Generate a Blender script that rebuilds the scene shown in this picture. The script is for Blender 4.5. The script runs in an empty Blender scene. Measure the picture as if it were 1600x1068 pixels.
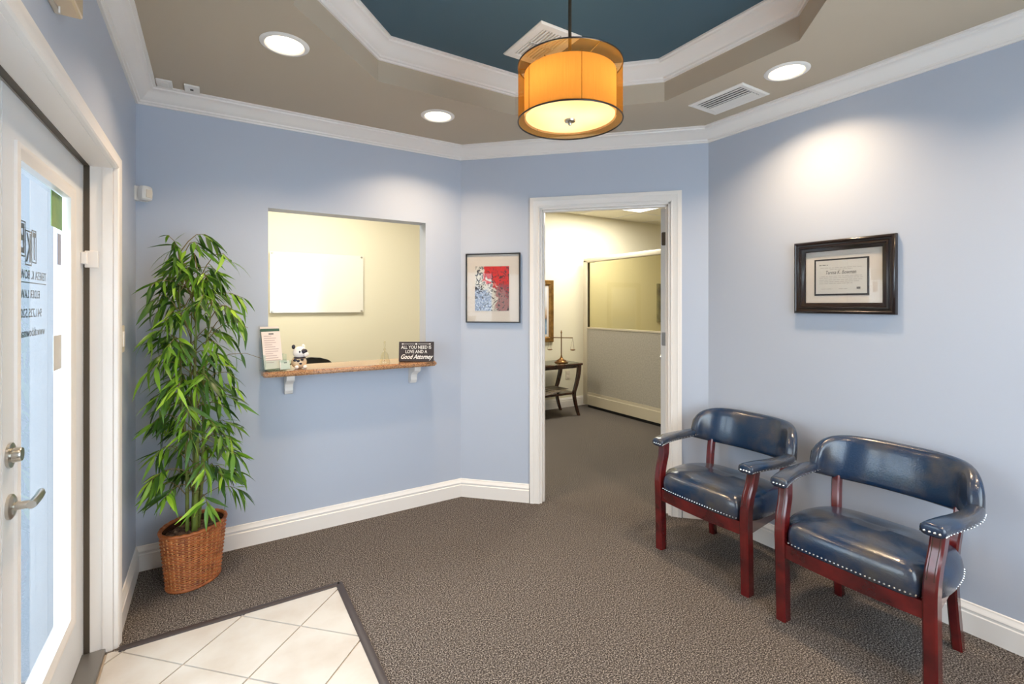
import bpy, bmesh, math, random
from mathutils import Vector, Matrix, noise
random.seed(7)
C = bpy.context.scene.collection
PI = math.pi

# ------------------------------------------------------------------ camera, world, exposure
cd = bpy.data.cameras.new('camera'); cam = bpy.data.objects.new('camera', cd); C.objects.link(cam)
cam.location = (0, 0, 1.345); cam.rotation_euler = (PI/2, 0, -math.radians(31.966))
cd.sensor_width = 36; cd.lens = 749.28*36/1600; cd.shift_y = -57.6/1600; cd.clip_start = .02
bpy.context.scene.camera = cam
vs = bpy.context.scene.view_settings
vs.view_transform = 'Standard'; vs.look = 'None'; vs.gamma = 1; vs.use_curve_mapping = False
vs.exposure = 0.72
w = bpy.data.worlds.new('overcast_sky'); bpy.context.scene.world = w; w.use_nodes = True
bg = w.node_tree.nodes['Background']; bg.inputs[0].default_value = (.83, .91, 1.0, 1); bg.inputs[1].default_value = 4.2

def lamp(name, kind, loc, power, col, size=.1, rot=(0, 0, 0), **kw):
    l = bpy.data.lights.new(name, kind); l.energy = power; l.color = col
    if kind == 'AREA':
        l.shape = kw.get('shape', 'DISK'); l.size = size
        if 'size_y' in kw: l.size_y = kw['size_y']
        if 'spread' in kw: l.spread = kw['spread']
    elif kind in ('POINT', 'SPOT'): l.shadow_soft_size = size
    if kind == 'SPOT': l.spot_size = kw['spot']; l.spot_blend = kw.get('blend', .5)
    o = bpy.data.objects.new(name, l); C.objects.link(o); o.location = loc; o.rotation_euler = rot
    return o
# portals guide the daylight through the glazed entrance doors and the front window
for nm, loc, rot, sx, sy in (('door_daylight', (-.60, 1.6, 1.0), (0, -PI/2, 0), 1.8, 1.75), ('window_daylight', (1.30, -.72, 1.31), (PI/2, 0, PI), 1.75, 1.67)):
    p = lamp(nm, 'AREA', loc, 1, (1, 1, 1), sx, rot, shape='RECTANGLE', size_y=sy)
    p.data.cycles.is_portal = True
WARM = (1.0, .74, .47)
P_DOWN, P_PEND, P_TROF = 5.8, 1.9, 31

# ------------------------------------------------------------------ helpers
def lin(c):
    return tuple(((v/12.92) if v <= .04045 else ((v+.055)/1.055)**2.4) for v in [x/255 for x in c]) + (1,)
def mat(name, col, rough=.6, metal=0, spec=.5, bump=None, var=None, coat=0, trans=0, emit=None, sheen=0):
    """bump=(scale, strength[, detail]); var=(colour2, scale[, lo, hi])"""
    m = bpy.data.materials.new(name); m.use_nodes = True; nt = m.node_tree; b = nt.nodes['Principled BSDF']
    b.inputs['Base Color'].default_value = lin(col); b.inputs['Roughness'].default_value = rough
    b.inputs['Metallic'].default_value = metal; b.inputs['Specular IOR Level'].default_value = spec
    b.inputs['Coat Weight'].default_value = coat; b.inputs['Coat Roughness'].default_value = .12
    b.inputs['Transmission Weight'].default_value = trans
    if emit: b.inputs['Emission Color'].default_value = lin(emit[0]); b.inputs['Emission Strength'].default_value = emit[1]
    tc = nt.nodes.new('ShaderNodeTexCoord')
    if var:
        n = nt.nodes.new('ShaderNodeTexNoise'); n.inputs['Scale'].default_value = var[1]; n.inputs['Detail'].default_value = 5
        nt.links.new(tc.outputs['Object'], n.inputs['Vector'])
        r = nt.nodes.new('ShaderNodeValToRGB'); r.color_ramp.elements[0].position = var[2] if len(var) > 2 else .35
        r.color_ramp.elements[1].position = var[3] if len(var) > 3 else .65
        r.color_ramp.elements[0].color = lin(col); r.color_ramp.elements[1].color = lin(var[0])
        nt.links.new(n.outputs['Fac'], r.inputs['Fac']); nt.links.new(r.outputs['Color'], b.inputs['Base Color'])
    if bump:
        n = nt.nodes.new('ShaderNodeTexNoise'); n.inputs['Scale'].default_value = bump[0]; n.inputs['Detail'].default_value = bump[2] if len(bump) > 2 else 3
        nt.links.new(tc.outputs['Object'], n.inputs['Vector'])
        bp = nt.nodes.new('ShaderNodeBump'); bp.inputs['Strength'].default_value = bump[1]; bp.inputs['Distance'].default_value = .01
        nt.links.new(n.outputs['Fac'], bp.inputs['Height']); nt.links.new(bp.outputs['Normal'], b.inputs['Normal'])
    return m

class MB:
    def __init__(s): s.v = []; s.f = []; s.mi = []
    def add(s, vs_, fs, mi=0):
        o = len(s.v); s.v += [tuple(v) for v in vs_]; s.f += [tuple(i+o for i in f) for f in fs]; s.mi += [mi]*len(fs); return s
    def box(s, a, b, mi=0, bev=0):
        x0, y0, z0 = [min(p, q) for p, q in zip(a, b)]; x1, y1, z1 = [max(p, q) for p, q in zip(a, b)]
        if bev <= 0:
            return s.add([(x0,y0,z0),(x1,y0,z0),(x1,y1,z0),(x0,y1,z0),(x0,y0,z1),(x1,y0,z1),(x1,y1,z1),(x0,y1,z1)],
                         [(0,3,2,1),(4,5,6,7),(0,1,5,4),(1,2,6,5),(2,3,7,6),(3,0,4,7)], mi)
        bm = bmesh.new(); bmesh.ops.create_cube(bm, size=1)
        for v in bm.verts: v.co = Vector(((x0+x1)/2+v.co.x*(x1-x0), (y0+y1)/2+v.co.y*(y1-y0), (z0+z1)/2+v.co.z*(z1-z0)))
        bmesh.ops.bevel(bm, geom=list(bm.edges), offset=bev, segments=2, affect='EDGES', profile=.5)
        return s.frombm(bm, mi)
    def frombm(s, bm, mi=0):
        bm.verts.ensure_lookup_table(); bm.verts.index_update()
        s.add([v.co[:] for v in bm.verts], [tuple(v.index for v in f.verts) for f in bm.faces], mi); bm.free(); return s
    def quad(s, a, b, c, d, mi=0): return s.add([a, b, c, d], [(0,1,2,3)], mi)
    def prism(s, poly, z0, z1, mi=0, mp=None):
        n = len(poly); mp = mp or (lambda a, b, h: (a, b, h))
        return s.add([mp(x, y, z0) for x, y in poly]+[mp(x, y, z1) for x, y in poly],
                     [tuple(range(n-1, -1, -1)), tuple(range(n, 2*n))]+[(i, (i+1) % n, n+(i+1) % n, n+i) for i in range(n)], mi)
    def rings(s, rings, cap=True, closed=False, mi=0):
        n = len(rings[0]); k = len(rings); o = [p for r in rings for p in r]; fs = []
        for i in range(k if closed else k-1):
            j = (i+1) % k
            for t in range(n): fs.append((i*n+t, i*n+(t+1) % n, j*n+(t+1) % n, j*n+t))
        if cap and not closed: fs += [tuple(range(n-1, -1, -1)), tuple(range((k-1)*n, k*n))]
        return s.add(o, fs, mi)
    def tube(s, pts, r, seg=8, closed=False, mi=0, squash=None):
        pts = [Vector(p) for p in pts]; k = len(pts); rr = r if isinstance(r, (list, tuple)) else [r]*k; out = []
        up = Vector((0, 0, 1)); prev = None
        for i, p in enumerate(pts):
            a = pts[(i-1) % k] if (closed or i > 0) else p; b = pts[(i+1) % k] if (closed or i < k-1) else p
            d = (b-a).normalized()
            if prev is None: e = d.cross(up if abs(d.z) < .9 else Vector((1, 0, 0))).normalized()
            else: e = (prev-d*prev.dot(d)).normalized()
            prev = e; g = d.cross(e)
            out.append([p+e*rr[i]*math.cos(2*PI*t/seg)+g*rr[i]*math.sin(2*PI*t/seg) for t in range(seg)])
        return s.rings(out, closed=closed, mi=mi)
    def lathe(s, prof, c=(0, 0, 0), seg=32, mi=0, axis='z', closed=False):
        out = []
        for t in range(seg):
            a = 2*PI*t/seg
            if axis == 'z': out.append([(c[0]+r*math.cos(a), c[1]+r*math.sin(a), c[2]+z) for r, z in prof])
            elif axis == 'x': out.append([(c[0]+z, c[1]+r*math.cos(a), c[2]+r*math.sin(a)) for r, z in prof])
            else: out.append([(c[0]+r*math.cos(a), c[1]+z, c[2]+r*math.sin(a)) for r, z in prof])
        n = len(prof); o = [p for r in out for p in r]; fs = []
        for i in range(seg):
            j = (i+1) % seg
            for t in range(n if closed else n-1):
                u = (t+1) % n; fs.append((i*n+t, j*n+t, j*n+u, i*n+u))
        return s.add(o, fs, mi)
    def sweep(s, path, prof, mp, closed=False, mi=0, profclosed=True):
        """2-D path, profile of (offset to the left of travel, height); mp(a,b,h)->3-D; mitred corners"""
        n = len(path); m = len(prof); out = []
        for i in range(n):
            p = Vector(path[i]); nn = []
            if closed or i > 0: d = (p-Vector(path[i-1])).normalized(); nn.append(Vector((-d.y, d.x)))
            if closed or i < n-1: d = (Vector(path[(i+1) % n])-p).normalized(); nn.append(Vector((-d.y, d.x)))
            mv = nn[0] if len(nn) == 1 else (nn[0]+nn[1])/(1+nn[0].dot(nn[1]))
            out.append([mp(p.x+mv.x*o, p.y+mv.y*o, h) for o, h in prof])
        fs = []
        for i in range(n if closed else n-1):
            j = (i+1) % n
            for t in range(m if profclosed else m-1):
                u = (t+1) % m; fs.append((i*m+t, j*m+t, j*m+u, i*m+u))
        if not closed and profclosed: fs += [tuple(range(m-1, -1, -1)), tuple(range((n-1)*m, n*m))]
        return s.add([q for r in out for q in r], fs, mi)
    def mesh(s, name, mats, off=(0, 0, 0), smooth=False, weld=True, flip=False):
        me = bpy.data.meshes.new(name); me.from_pydata([(x-off[0], y-off[1], z-off[2]) for x, y, z in s.v], [], s.f)
        for mm in mats: me.materials.append(mm)
        for p, i in zip(me.polygons, s.mi): p.material_index = i
        bm = bmesh.new(); bm.from_mesh(me)
        if weld: bmesh.ops.remove_doubles(bm, verts=bm.verts, dist=1e-5)
        bmesh.ops.recalc_face_normals(bm, faces=bm.faces)
        if flip: bmesh.ops.reverse_faces(bm, faces=bm.faces)
        bm.to_mesh(me); bm.free()
        if smooth:
            me.polygons.foreach_set('use_smooth', [True]*len(me.polygons))
            if smooth != 2:
                me.set_sharp_from_angle(angle=math.radians(38))
        return me
    def build(s, name, m, parent=None, smooth=False, label=None, cat=None, group=None, kind=None, weld=True, local=False):
        mats = m if isinstance(m, (list, tuple)) else [m]
        off = (0, 0, 0)
        q = parent
        while q and not local: off = tuple(a+b for a, b in zip(off, q.location)); q = q.parent
        o = bpy.data.objects.new(name, s.mesh(name, mats, off, smooth, weld)); C.objects.link(o)
        if parent: o.parent = parent
        return tag(o, label, cat, group, kind)
def tag(o, label=None, cat=None, group=None, kind=None):
    for k, v in (('label', label), ('category', cat), ('group', group), ('kind', kind)):
        if v: o[k] = v
    return o
def thing(name, loc, label, cat, group=None, kind=None):
    o = bpy.data.objects.new(name, None); C.objects.link(o); o.location = loc; o.empty_display_size = .05
    return tag(o, label, cat, group, kind)
def text(s, size, origin, ax, up, m, parent, name='lettering', shear=0, bold=0, width=None, align='LEFT', ext=.0006):
    cu = bpy.data.curves.new('t', 'FONT'); cu.body = s; cu.size = size; cu.shear = shear; cu.offset = bold; cu.align_x = align; cu.extrude = ext
    cu.resolution_u = 3
    o = bpy.data.objects.new('t', cu); C.objects.link(o)
    bpy.context.view_layer.update(); dg = bpy.context.evaluated_depsgraph_get()
    me = bpy.data.meshes.new_from_object(o.evaluated_get(dg)); C.objects.unlink(o); bpy.data.objects.remove(o)
    ax = Vector(ax); up = Vector(up); n = ax.cross(up); k = 1
    if width and len(me.vertices):
        xs = [v.co.x for v in me.vertices]; k = width/(max(xs)-min(xs))
    off = Vector((0, 0, 0)); q = parent
    while q: off += q.location; q = q.parent
    for v in me.vertices: v.co = Vector(origin)-off+ax*v.co.x*k+up*v.co.y+n*v.co.z
    me.materials.clear(); me.materials.append(m)
    r = bpy.data.objects.new(name, me); C.objects.link(r); r.parent = parent
    return r
def copy_tree(o, parent=None):
    c = o.copy(); C.objects.link(c)
    if parent: c.parent = parent
    for ch in list(o.children): copy_tree(ch, c)
    return c
def spline(pts, n=6, closed=False):
    pts = [Vector(p) for p in pts]; k = len(pts); out = []
    for i in range(k if closed else k-1):
        g = (lambda j: pts[j % k]) if closed else (lambda j: pts[max(0, min(k-1, j))])
        a, b, c, d = g(i-1), g(i), g(i+1), g(i+2)
        for t in range(n):
            u = t/n; out.append(.5*((2*b)+(c-a)*u+(2*a-5*b+4*c-d)*u*u+(3*b-a-3*c+d)*u**3))
    if not closed: out.append(pts[-1])
    return out

# ------------------------------------------------------------------ materials
M = {}
M['blue'] = mat('blue_wall_paint', (184, 192, 207), .42, spec=.45, bump=(260, .03))
M['cream'] = mat('cream_wall_paint', (236, 229, 206), .6, bump=(200, .03))
M['greige'] = mat('greige_ceiling_paint', (190, 176, 155), .7, bump=(120, .03))
M['teal'] = mat('teal_tray_paint', (64, 92, 106), .6, bump=(160, .04))
M['trim'] = mat('white_trim_paint', (238, 232, 226), .32, spec=.5)
M['door'] = mat('white_door_paint', (228, 229, 230), .35)
M['carpet_edge'] = mat('black_vinyl_edge', (62, 54, 54), .45)
M['tile'] = mat('beige_ceramic_tile', (200, 196, 190), .25, var=((180, 168, 156), 4.5, .42, .80), bump=(40, .02))
M['grout'] = mat('grout', (186, 172, 156), .9, bump=(200, .2))
M['alu'] = mat('brushed_aluminium', (150, 147, 144), .4, metal=.8)
M['nickel'] = mat('satin_nickel', (190, 186, 178), .28, metal=1)
M['bronze'] = mat('dark_bronze', (92, 82, 70), .4, metal=.7)
M['wood'] = mat('cherry_mahogany', (104, 24, 24), .22, coat=.6, var=((62, 15, 20), 9, .35, .7))
M['leather'] = mat('navy_mottled_leather', (12, 44, 76), .22, spec=.6, bump=(160, .10, 4), var=((84, 78, 68), 7, .44, .80), coat=.4)
M['nail'] = mat('silver_nailhead', (205, 205, 205), .22, metal=1)
M['granite'] = mat('granite', (190, 142, 100), .08, var=((118, 82, 60), 120, .44, .64), coat=.5)
M['basket'] = mat('wicker', (186, 106, 52), .5, var=((128, 64, 28), 25, .35, .7), bump=(90, .3))
M['wickerlight'] = mat('wicker_pale', (214, 158, 98), .5, bump=(90, .3))
M['moss'] = mat('coco_moss', (124, 94, 74), .95, var=((66, 46, 38), 60), bump=(140, 1.0, 8))
M['stem'] = mat('bamboo_stem', (112, 128, 52), .5, var=((92, 74, 40), 14, .45, .7), bump=(60, .2))
M['twig'] = mat('twig', (120, 104, 60), .7)
M['white'] = mat('white_plastic', (236, 232, 226), .4)
M['ivory'] = mat('ivory_plastic', (226, 214, 196), .4)
M['board'] = mat('white_board_glass', (240, 236, 226), .15, coat=.5)
M['frameblack'] = mat('black_frame', (30, 26, 26), .3)
M['frameesp'] = mat('espresso_frame', (30, 19, 17), .22, coat=.4)
M['matb'] = mat('cream_mat_board', (218, 210, 200), .8)
M['matdark'] = mat('charcoal_mat_board', (48, 48, 52), .7)
M['paper'] = mat('certificate_paper', (206, 205, 200), .7)
M['ink'] = mat('grey_ink', (110, 108, 108), .7)
M['inkfaint'] = mat('faint_ink', (178, 176, 172), .7)
M['signblack'] = mat('sign_black', (52, 42, 42), .6, bump=(80, .1))
M['letter'] = mat('white_lettering', (240, 236, 230), .6)
M['gold'] = mat('gold_frame', (160, 120, 62), .35, metal=.5, var=((120, 88, 44), 20), bump=(60, .3))
M['darkwood'] = mat('dark_walnut', (74, 44, 30), .25, coat=.4, var=((50, 28, 20), 12))
M['brass'] = mat('antique_brass', (134, 98, 58), .3, metal=.9)
M['fabricpanel'] = mat('grey_woven_panel', (196, 190, 178), .95, bump=(500, .5), var=((180, 174, 162), 60))
M['panelmetal'] = mat('putty_metal', (214, 204, 182), .45)
M['black'] = mat('black_plastic', (22, 22, 24), .45)
M['ceramic'] = mat('white_ceramic', (238, 232, 226), .18, coat=.5)
M['patch'] = mat('black_glaze', (36, 30, 44), .2)
M['amber_ceramic'] = mat('cream_ceramic', (222, 196, 160), .2, coat=.4)
M['green'] = mat('green_card', (54, 92, 78), .6)
M['leaflet'] = mat('leaflet_paper', (226, 214, 208), .6)
M['textred'] = mat('faded_print', (190, 170, 168), .7)
M['concrete'] = mat('pale_concrete', (146, 150, 156), .9, bump=(30, .2), var=((132, 136, 142), 3))
M['block'] = mat('split_face_block', (86, 96, 100), .95, bump=(24, 1.0, 8), var=((136, 146, 150), 30, .4, .65))
M['stucco'] = mat('white_stucco', (142, 146, 152), .9, bump=(120, .15))
M['decalgreen'] = mat('green_decal', (132, 160, 92), .5, var=((96, 140, 76), 14))
M['decalgrey'] = mat('grey_decal', (150, 150, 166), .5)
M['decalbeige'] = mat('beige_decal', (206, 200, 192), .5)
M['glassink'] = mat('glass_lettering', (100, 106, 112), .6)
M['hedge'] = mat('clipped_hedge', (74, 104, 58), .9, bump=(30, 1, 8), var=((40, 66, 34), 20))
M['ceiltile'] = mat('mineral_tile', (240, 234, 214), .9, bump=(300, .3))
M['mag'] = mat('magazine_cover', (70, 58, 48), .4, var=((120, 100, 70), 10))
M['mag2'] = mat('magazine_cover_light', (150, 132, 104), .4, var=((60, 54, 48), 14))
M['dark'] = mat('duct_dark', (84, 82, 80), .8)

def carpet_mat(name, c1, c2, c3):
    m = bpy.data.materials.new(name); m.use_nodes = True; nt = m.node_tree; b = nt.nodes['Principled BSDF']
    b.inputs['Roughness'].default_value = 1; b.inputs['Specular IOR Level'].default_value = .1
    tc = nt.nodes.new('ShaderNodeTexCoord')
    v = nt.nodes.new('ShaderNodeTexNoise'); v.inputs['Scale'].default_value = 190; v.inputs['Detail'].default_value = 2
    n = nt.nodes.new('ShaderNodeTexNoise'); n.inputs['Scale'].default_value = 2.2; n.inputs['Detail'].default_value = 3
    for q in (v, n): nt.links.new(tc.outputs['Object'], q.inputs['Vector'])
    r = nt.nodes.new('ShaderNodeValToRGB'); e = r.color_ramp.elements; e[0].position = .34; e[0].color = lin(c1); e[1].position = .68; e[1].color = lin(c3)
    x = r.color_ramp.elements.new(.5); x.color = lin(c2)
    nt.links.new(v.outputs['Fac'], r.inputs['Fac'])
    mx = nt.nodes.new('ShaderNodeMix'); mx.data_type = 'RGBA'; mx.blend_type = 'MULTIPLY'; mx.inputs['Factor'].default_value = .35
    nt.links.new(r.outputs['Color'], mx.inputs[6]); nt.links.new(n.outputs['Fac'], mx.inputs[7])
    nt.links.new(r.outputs['Color'], b.inputs['Base Color'])
    bp = nt.nodes.new('ShaderNodeBump'); bp.inputs['Strength'].default_value = .9; bp.inputs['Distance'].default_value = .006
    nt.links.new(v.outputs['Fac'], bp.inputs['Height']); nt.links.new(bp.outputs['Normal'], b.inputs['Normal'])
    return m
M['carpet'] = carpet_mat('brown_grey_carpet', (42, 37, 35), (90, 83, 79), (168, 159, 151))

def leaf_mat():
    m = bpy.data.materials.new('bamboo_leaf'); m.use_nodes = True; nt = m.node_tree; b = nt.nodes['Principled BSDF']
    g = nt.nodes.new('ShaderNodeNewGeometry'); oi = nt.nodes.new('ShaderNodeObjectInfo')
    ad = nt.nodes.new('ShaderNodeMath'); ad.operation = 'ADD'; fr = nt.nodes.new('ShaderNodeMath'); fr.operation = 'FRACT'
    nt.links.new(g.outputs['Random Per Island'], ad.inputs[0]); nt.links.new(oi.outputs['Random'], ad.inputs[1]); nt.links.new(ad.outputs[0], fr.inputs[0])
    r = nt.nodes.new('ShaderNodeValToRGB'); e = r.color_ramp.elements
    e[0].position = 0; e[0].color = lin((34, 66, 18)); e[1].position = 1; e[1].color = lin((166, 204, 66))
    for p, c in ((.35, (66, 108, 28)), (.7, (104, 148, 38)), (.88, (136, 180, 48))): x = e.new(p); x.color = lin(c)
    nt.links.new(fr.outputs[0], r.inputs['Fac']); nt.links.new(r.outputs['Color'], b.inputs['Base Color'])
    b.inputs['Roughness'].default_value = .4
    t = nt.nodes.new('ShaderNodeBsdfTranslucent'); nt.links.new(r.outputs['Color'], t.inputs['Color'])
    mx = nt.nodes.new('ShaderNodeMixShader'); mx.inputs[0].default_value = .22
    nt.links.new(b.outputs[0], mx.inputs[1]); nt.links.new(t.outputs[0], mx.inputs[2]); nt.links.new(mx.outputs[0], nt.nodes['Material Output'].inputs[0])
    return m
M['leaf'] = leaf_mat()

def glass_mat(name, tint=(245, 250, 252), refl=1.0, rough=.0):
    m = bpy.data.materials.new(name); m.use_nodes = True; nt = m.node_tree; nt.nodes.remove(nt.nodes['Principled BSDF'])
    t = nt.nodes.new('ShaderNodeBsdfTransparent'); t.inputs[0].default_value = lin(tint)
    g = nt.nodes.new('ShaderNodeBsdfGlossy'); g.inputs['Roughness'].default_value = rough
    f = nt.nodes.new('ShaderNodeFresnel'); f.inputs[0].default_value = 1.45
    ge = nt.nodes.new('ShaderNodeNewGeometry'); fb = nt.nodes.new('ShaderNodeMath'); fb.operation = 'SUBTRACT'; fb.inputs[0].default_value = 1; nt.links.new(ge.outputs['Backfacing'], fb.inputs[1])
    fm = nt.nodes.new('ShaderNodeMath'); fm.operation = 'MULTIPLY'; nt.links.new(f.outputs[0], fm.inputs[0]); nt.links.new(fb.outputs[0], fm.inputs[1])
    ml = nt.nodes.new('ShaderNodeMath'); ml.operation = 'MULTIPLY'; ml.inputs[1].default_value = refl
    mx = nt.nodes.new('ShaderNodeMixShader'); nt.links.new(fm.outputs[0], ml.inputs[0]); nt.links.new(ml.outputs[0], mx.inputs[0])
    nt.links.new(t.outputs[0], mx.inputs[1]); nt.links.new(g.outputs[0], mx.inputs[2]); nt.links.new(mx.outputs[0], nt.nodes['Material Output'].inputs[0])
    return m
M['glass'] = glass_mat('clear_window_glass')
M['glass_tint'] = glass_mat('partition_glass', (240, 236, 214))
M['acrylic'] = glass_mat('clear_acrylic', (242, 250, 248), 1.1)
M['picglass'] = glass_mat('picture_glass', (250, 250, 250), .9)

def cloth_mat(name, col, transl, transp, emit=0, tint=(255, 255, 255)):
    m = bpy.data.materials.new(name); m.use_nodes = True; nt = m.node_tree; nt.nodes.remove(nt.nodes['Principled BSDF'])
    d = nt.nodes.new('ShaderNodeBsdfDiffuse'); t = nt.nodes.new('ShaderNodeBsdfTranslucent'); p = nt.nodes.new('ShaderNodeBsdfTransparent'); p.inputs[0].default_value = lin(tint)
    tc = nt.nodes.new('ShaderNodeTexCoord'); wv = nt.nodes.new('ShaderNodeTexNoise'); wv.inputs['Scale'].default_value = 60
    mp = nt.nodes.new('ShaderNodeMapping'); mp.inputs['Scale'].default_value = (8, 8, .15)
    nt.links.new(tc.outputs['Object'], mp.inputs[0]); nt.links.new(mp.outputs[0], wv.inputs['Vector'])
    r = nt.nodes.new('ShaderNodeValToRGB'); r.color_ramp.elements[0].position = .3; r.color_ramp.elements[1].position = .7
    r.color_ramp.elements[0].color = tuple(v*.86 for v in lin(col)[:3])+(1,); r.color_ramp.elements[1].color = lin(col)
    nt.links.new(wv.outputs['Fac'], r.inputs['Fac'])
    for q in (d, t): nt.links.new(r.outputs['Color'], q.inputs['Color'])
    a = nt.nodes.new('ShaderNodeMixShader'); a.inputs[0].default_value = transl
    nt.links.new(d.outputs[0], a.inputs[1]); nt.links.new(t.outputs[0], a.inputs[2])
    b = nt.nodes.new('ShaderNodeMixShader'); b.inputs[0].default_value = transp
    nt.links.new(a.outputs[0], b.inputs[1]); nt.links.new(p.outputs[0], b.inputs[2]); last = b
    if emit:
        e = nt.nodes.new('ShaderNodeEmission'); e.inputs['Strength'].default_value = emit; nt.links.new(r.outputs['Color'], e.inputs['Color'])
        s = nt.nodes.new('ShaderNodeAddShader'); nt.links.new(b.outputs[0], s.inputs[0]); nt.links.new(e.outputs[0], s.inputs[1]); last = s
    nt.links.new(last.outputs[0], nt.nodes['Material Output'].inputs[0])
    return m
M['shade'] = cloth_mat('amber_shade_fabric', (236, 196, 142), .6, 0)
M['sheer'] = cloth_mat('gold_organza', (206, 146, 58), .5, .58, tint=(255, 226, 170))
M['diffuser'] = cloth_mat('frosted_diffuser', (255, 240, 205), .75, 0)
def emis(name, col, st):
    m = bpy.data.materials.new(name); m.use_nodes = True; nt = m.node_tree; nt.nodes.remove(nt.nodes['Principled BSDF'])
    e = nt.nodes.new('ShaderNodeEmission'); e.inputs[0].default_value = lin(col); e.inputs[1].default_value = st
    nt.links.new(e.outputs[0], nt.nodes['Material Output'].inputs[0]); return m
M['bulb'] = emis('lamp_lens', (255, 236, 205), 4.0)
M['trofflens'] = emis('troffer_lens', (255, 250, 236), 2.2)

# ------------------------------------------------------------------ room shell
XL, YB, XR, SD = -.33, 3.062, 2.644, 4.548
BX, CY = SD-YB, SD-XR                    # corner points of the diagonal wall
YF = -.60                                # front wall behind the camera
ZC, ZB, ZT = 2.445, 2.363, 2.637
T = .11
R2 = math.sqrt(.5)

def wall(name, p0, u, n, length, openings, z1=2.62, th=T, mats=None, s0=0.0, top=None):
    """boxes round the openings; p0 origin, u along, n outward (away from the lobby)"""
    m = MB(); ops = sorted(openings); mats = mats or [M['blue'], M['cream'], M['trim']]
    def bx(a, b, za, zb):
        if b-a < 1e-4 or zb-za < 1e-4: return
        P = lambda s, t, z: (p0[0]+u[0]*s+n[0]*t, p0[1]+u[1]*s+n[1]*t, z)
        v = [P(a,0,za),P(b,0,za),P(b,th,za),P(a,th,za),P(a,0,zb),P(b,0,zb),P(b,th,zb),P(a,th,zb)]
        m.add(v, [(0,1,5,4)], 0); m.add(v, [(2,3,7,6)], 1)
        m.add(v, [(0,3,2,1),(4,5,6,7),(1,2,6,5),(3,0,4,7)], 2)
    cur = s0
    for a, b, za, zb in ops:
        bx(cur, a, 0, z1); bx(a, b, 0, za); bx(a, b, zb, z1); cur = b
    bx(cur, length, 0, z1)
    return m.build(name, mats, kind='structure', weld=False)
DOY0, DOY1, DOZ = .74, 2.45, 1.90          # entrance opening in the left wall
wall('wall_left', (XL, YF), (0, 1), (-1, 0), YB+T-YF, [(DOY0-YF, DOY1-YF, 0, DOZ)], th=.17, mats=[M['blue'], M['stucco'], M['trim']])
OX0, OX1, OZ0, OZ1 = .2686, 1.222, .952, 1.90
wall('wall_back', (XL, YB), (1, 0), (0, 1), BX-XL+.02, [(OX0-XL, OX1-XL, OZ0, OZ1)], mats=[M['blue'], M['cream'], M['blue']])
DS0, DS1, DZ = .560, 1.415, 2.010
wall('wall_diagonal', (BX, YB), (R2, -R2), (R2, R2), SD and math.hypot(XR-BX, YB-CY), [(DS0, DS1, 0, DZ)])
wall('wall_right', (XR, CY+.02), (0, -1), (1, 0), CY+.02-YF+T, [])
FW0, FW1, FWZ0, FWZ1 = .45, 2.15, .50, 2.12
wall('wall_front', (XR, YF), (-1, 0), (0, -1), XR-XL, [(XR-FW1, XR-FW0, FWZ0, FWZ1)], mats=[M['blue'], M['stucco'], M['trim']])

# lobby ceiling with the octagonal tray hole
LP = [(XL, YF), (XR, YF), (XR, CY), (BX, YB), (XL, YB)]
tx0, tx1, ty0, ty1 = .25, 2.072, .50, 2.350
TP = [(tx0, ty0+.43), (tx0+.43, ty0), (tx1-.56, ty0), (tx1, ty0+.56), (tx1, 3.835-tx1), (3.835-ty1, ty1), (.690, ty1), (tx0, 1.915)]
def holed(outer, inner, z):
    bm = bmesh.new()
    es = []
    for poly in (outer, inner):
        vs_ = [bm.verts.new((x, y, z)) for x, y in poly]
        es += [bm.edges.new((vs_[i], vs_[(i+1) % len(vs_)])) for i in range(len(vs_))]
    bmesh.ops.triangle_fill(bm, use_beauty=True, edges=es)
    return bm
m = MB(); m.frombm(holed(LP, TP, ZC)); m.frombm(holed(LP, TP, ZC+.03))
m.sweep(TP, [(0, ZC), (0, ZT)], lambda a, b, h: (a, b, h), closed=True, profclosed=False)
m.build('ceiling', M['greige'], kind='structure', weld=False)
m = MB(); m.prism([(tx0-.05, ty0-.05), (tx1+.05, ty0-.05), (tx1+.05, ty1+.05), (tx0-.05, ty1+.05)], ZT, ZT+.03)
m.build('ceiling', M['teal'], kind='structure', label='dark teal ceiling inside the octagonal tray')
CR = [(0, 0), (.010, 0), (.012, .007), (.019, .010), (.021, .018), (.030, .024), (.042, .036), (.052, .052), (.066, .062), (.076, .065), (.078, .072), (.090, .074), (.090, .082), (0, .082)]
m = MB(); m.sweep(LP, [(o, ZB+h) for o, h in CR], lambda a, b, h: (a, b, h), closed=True)
m.build('trim_1', M['trim'], kind='structure', label='white crown moulding round the top of the walls', smooth=True)
m = MB(); m.sweep(TP, [(o, ZT-.088+h*.088/.082) for o, h in CR], lambda a, b, h: (a, b, h), closed=True)
m.build('trim_2', M['trim'], kind='structure', label='white crown moulding inside the octagonal ceiling tray', smooth=True)

BP = [(0, 0), (.015, 0), (.015, .082), (.011, .086), (.011, .094), (.014, .097), (.012, .106), (.006, .114), (.005, .122), (0, .125)]
def base(name, path, **k):
    m = MB(); m.sweep(path, BP, lambda a, b, h: (a, b, h)); return m.build(name, M['trim'], kind='structure', smooth=True, **k)
Pd = lambda s, t=0: (BX+R2*s+R2*t, YB-R2*s+R2*t)
# walls run counter-clockwise, so the room is on the left
base('baseboard_right', [(XR, YF), (XR, CY), Pd(DS1+.067)])
base('baseboard_back', [Pd(DS0-.067), (BX, YB), (XL, YB), (XL, DOY1+.03)])
base('baseboard_front', [(XL, DOY0-.05), (XL, YF), (XR, YF)])

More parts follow.
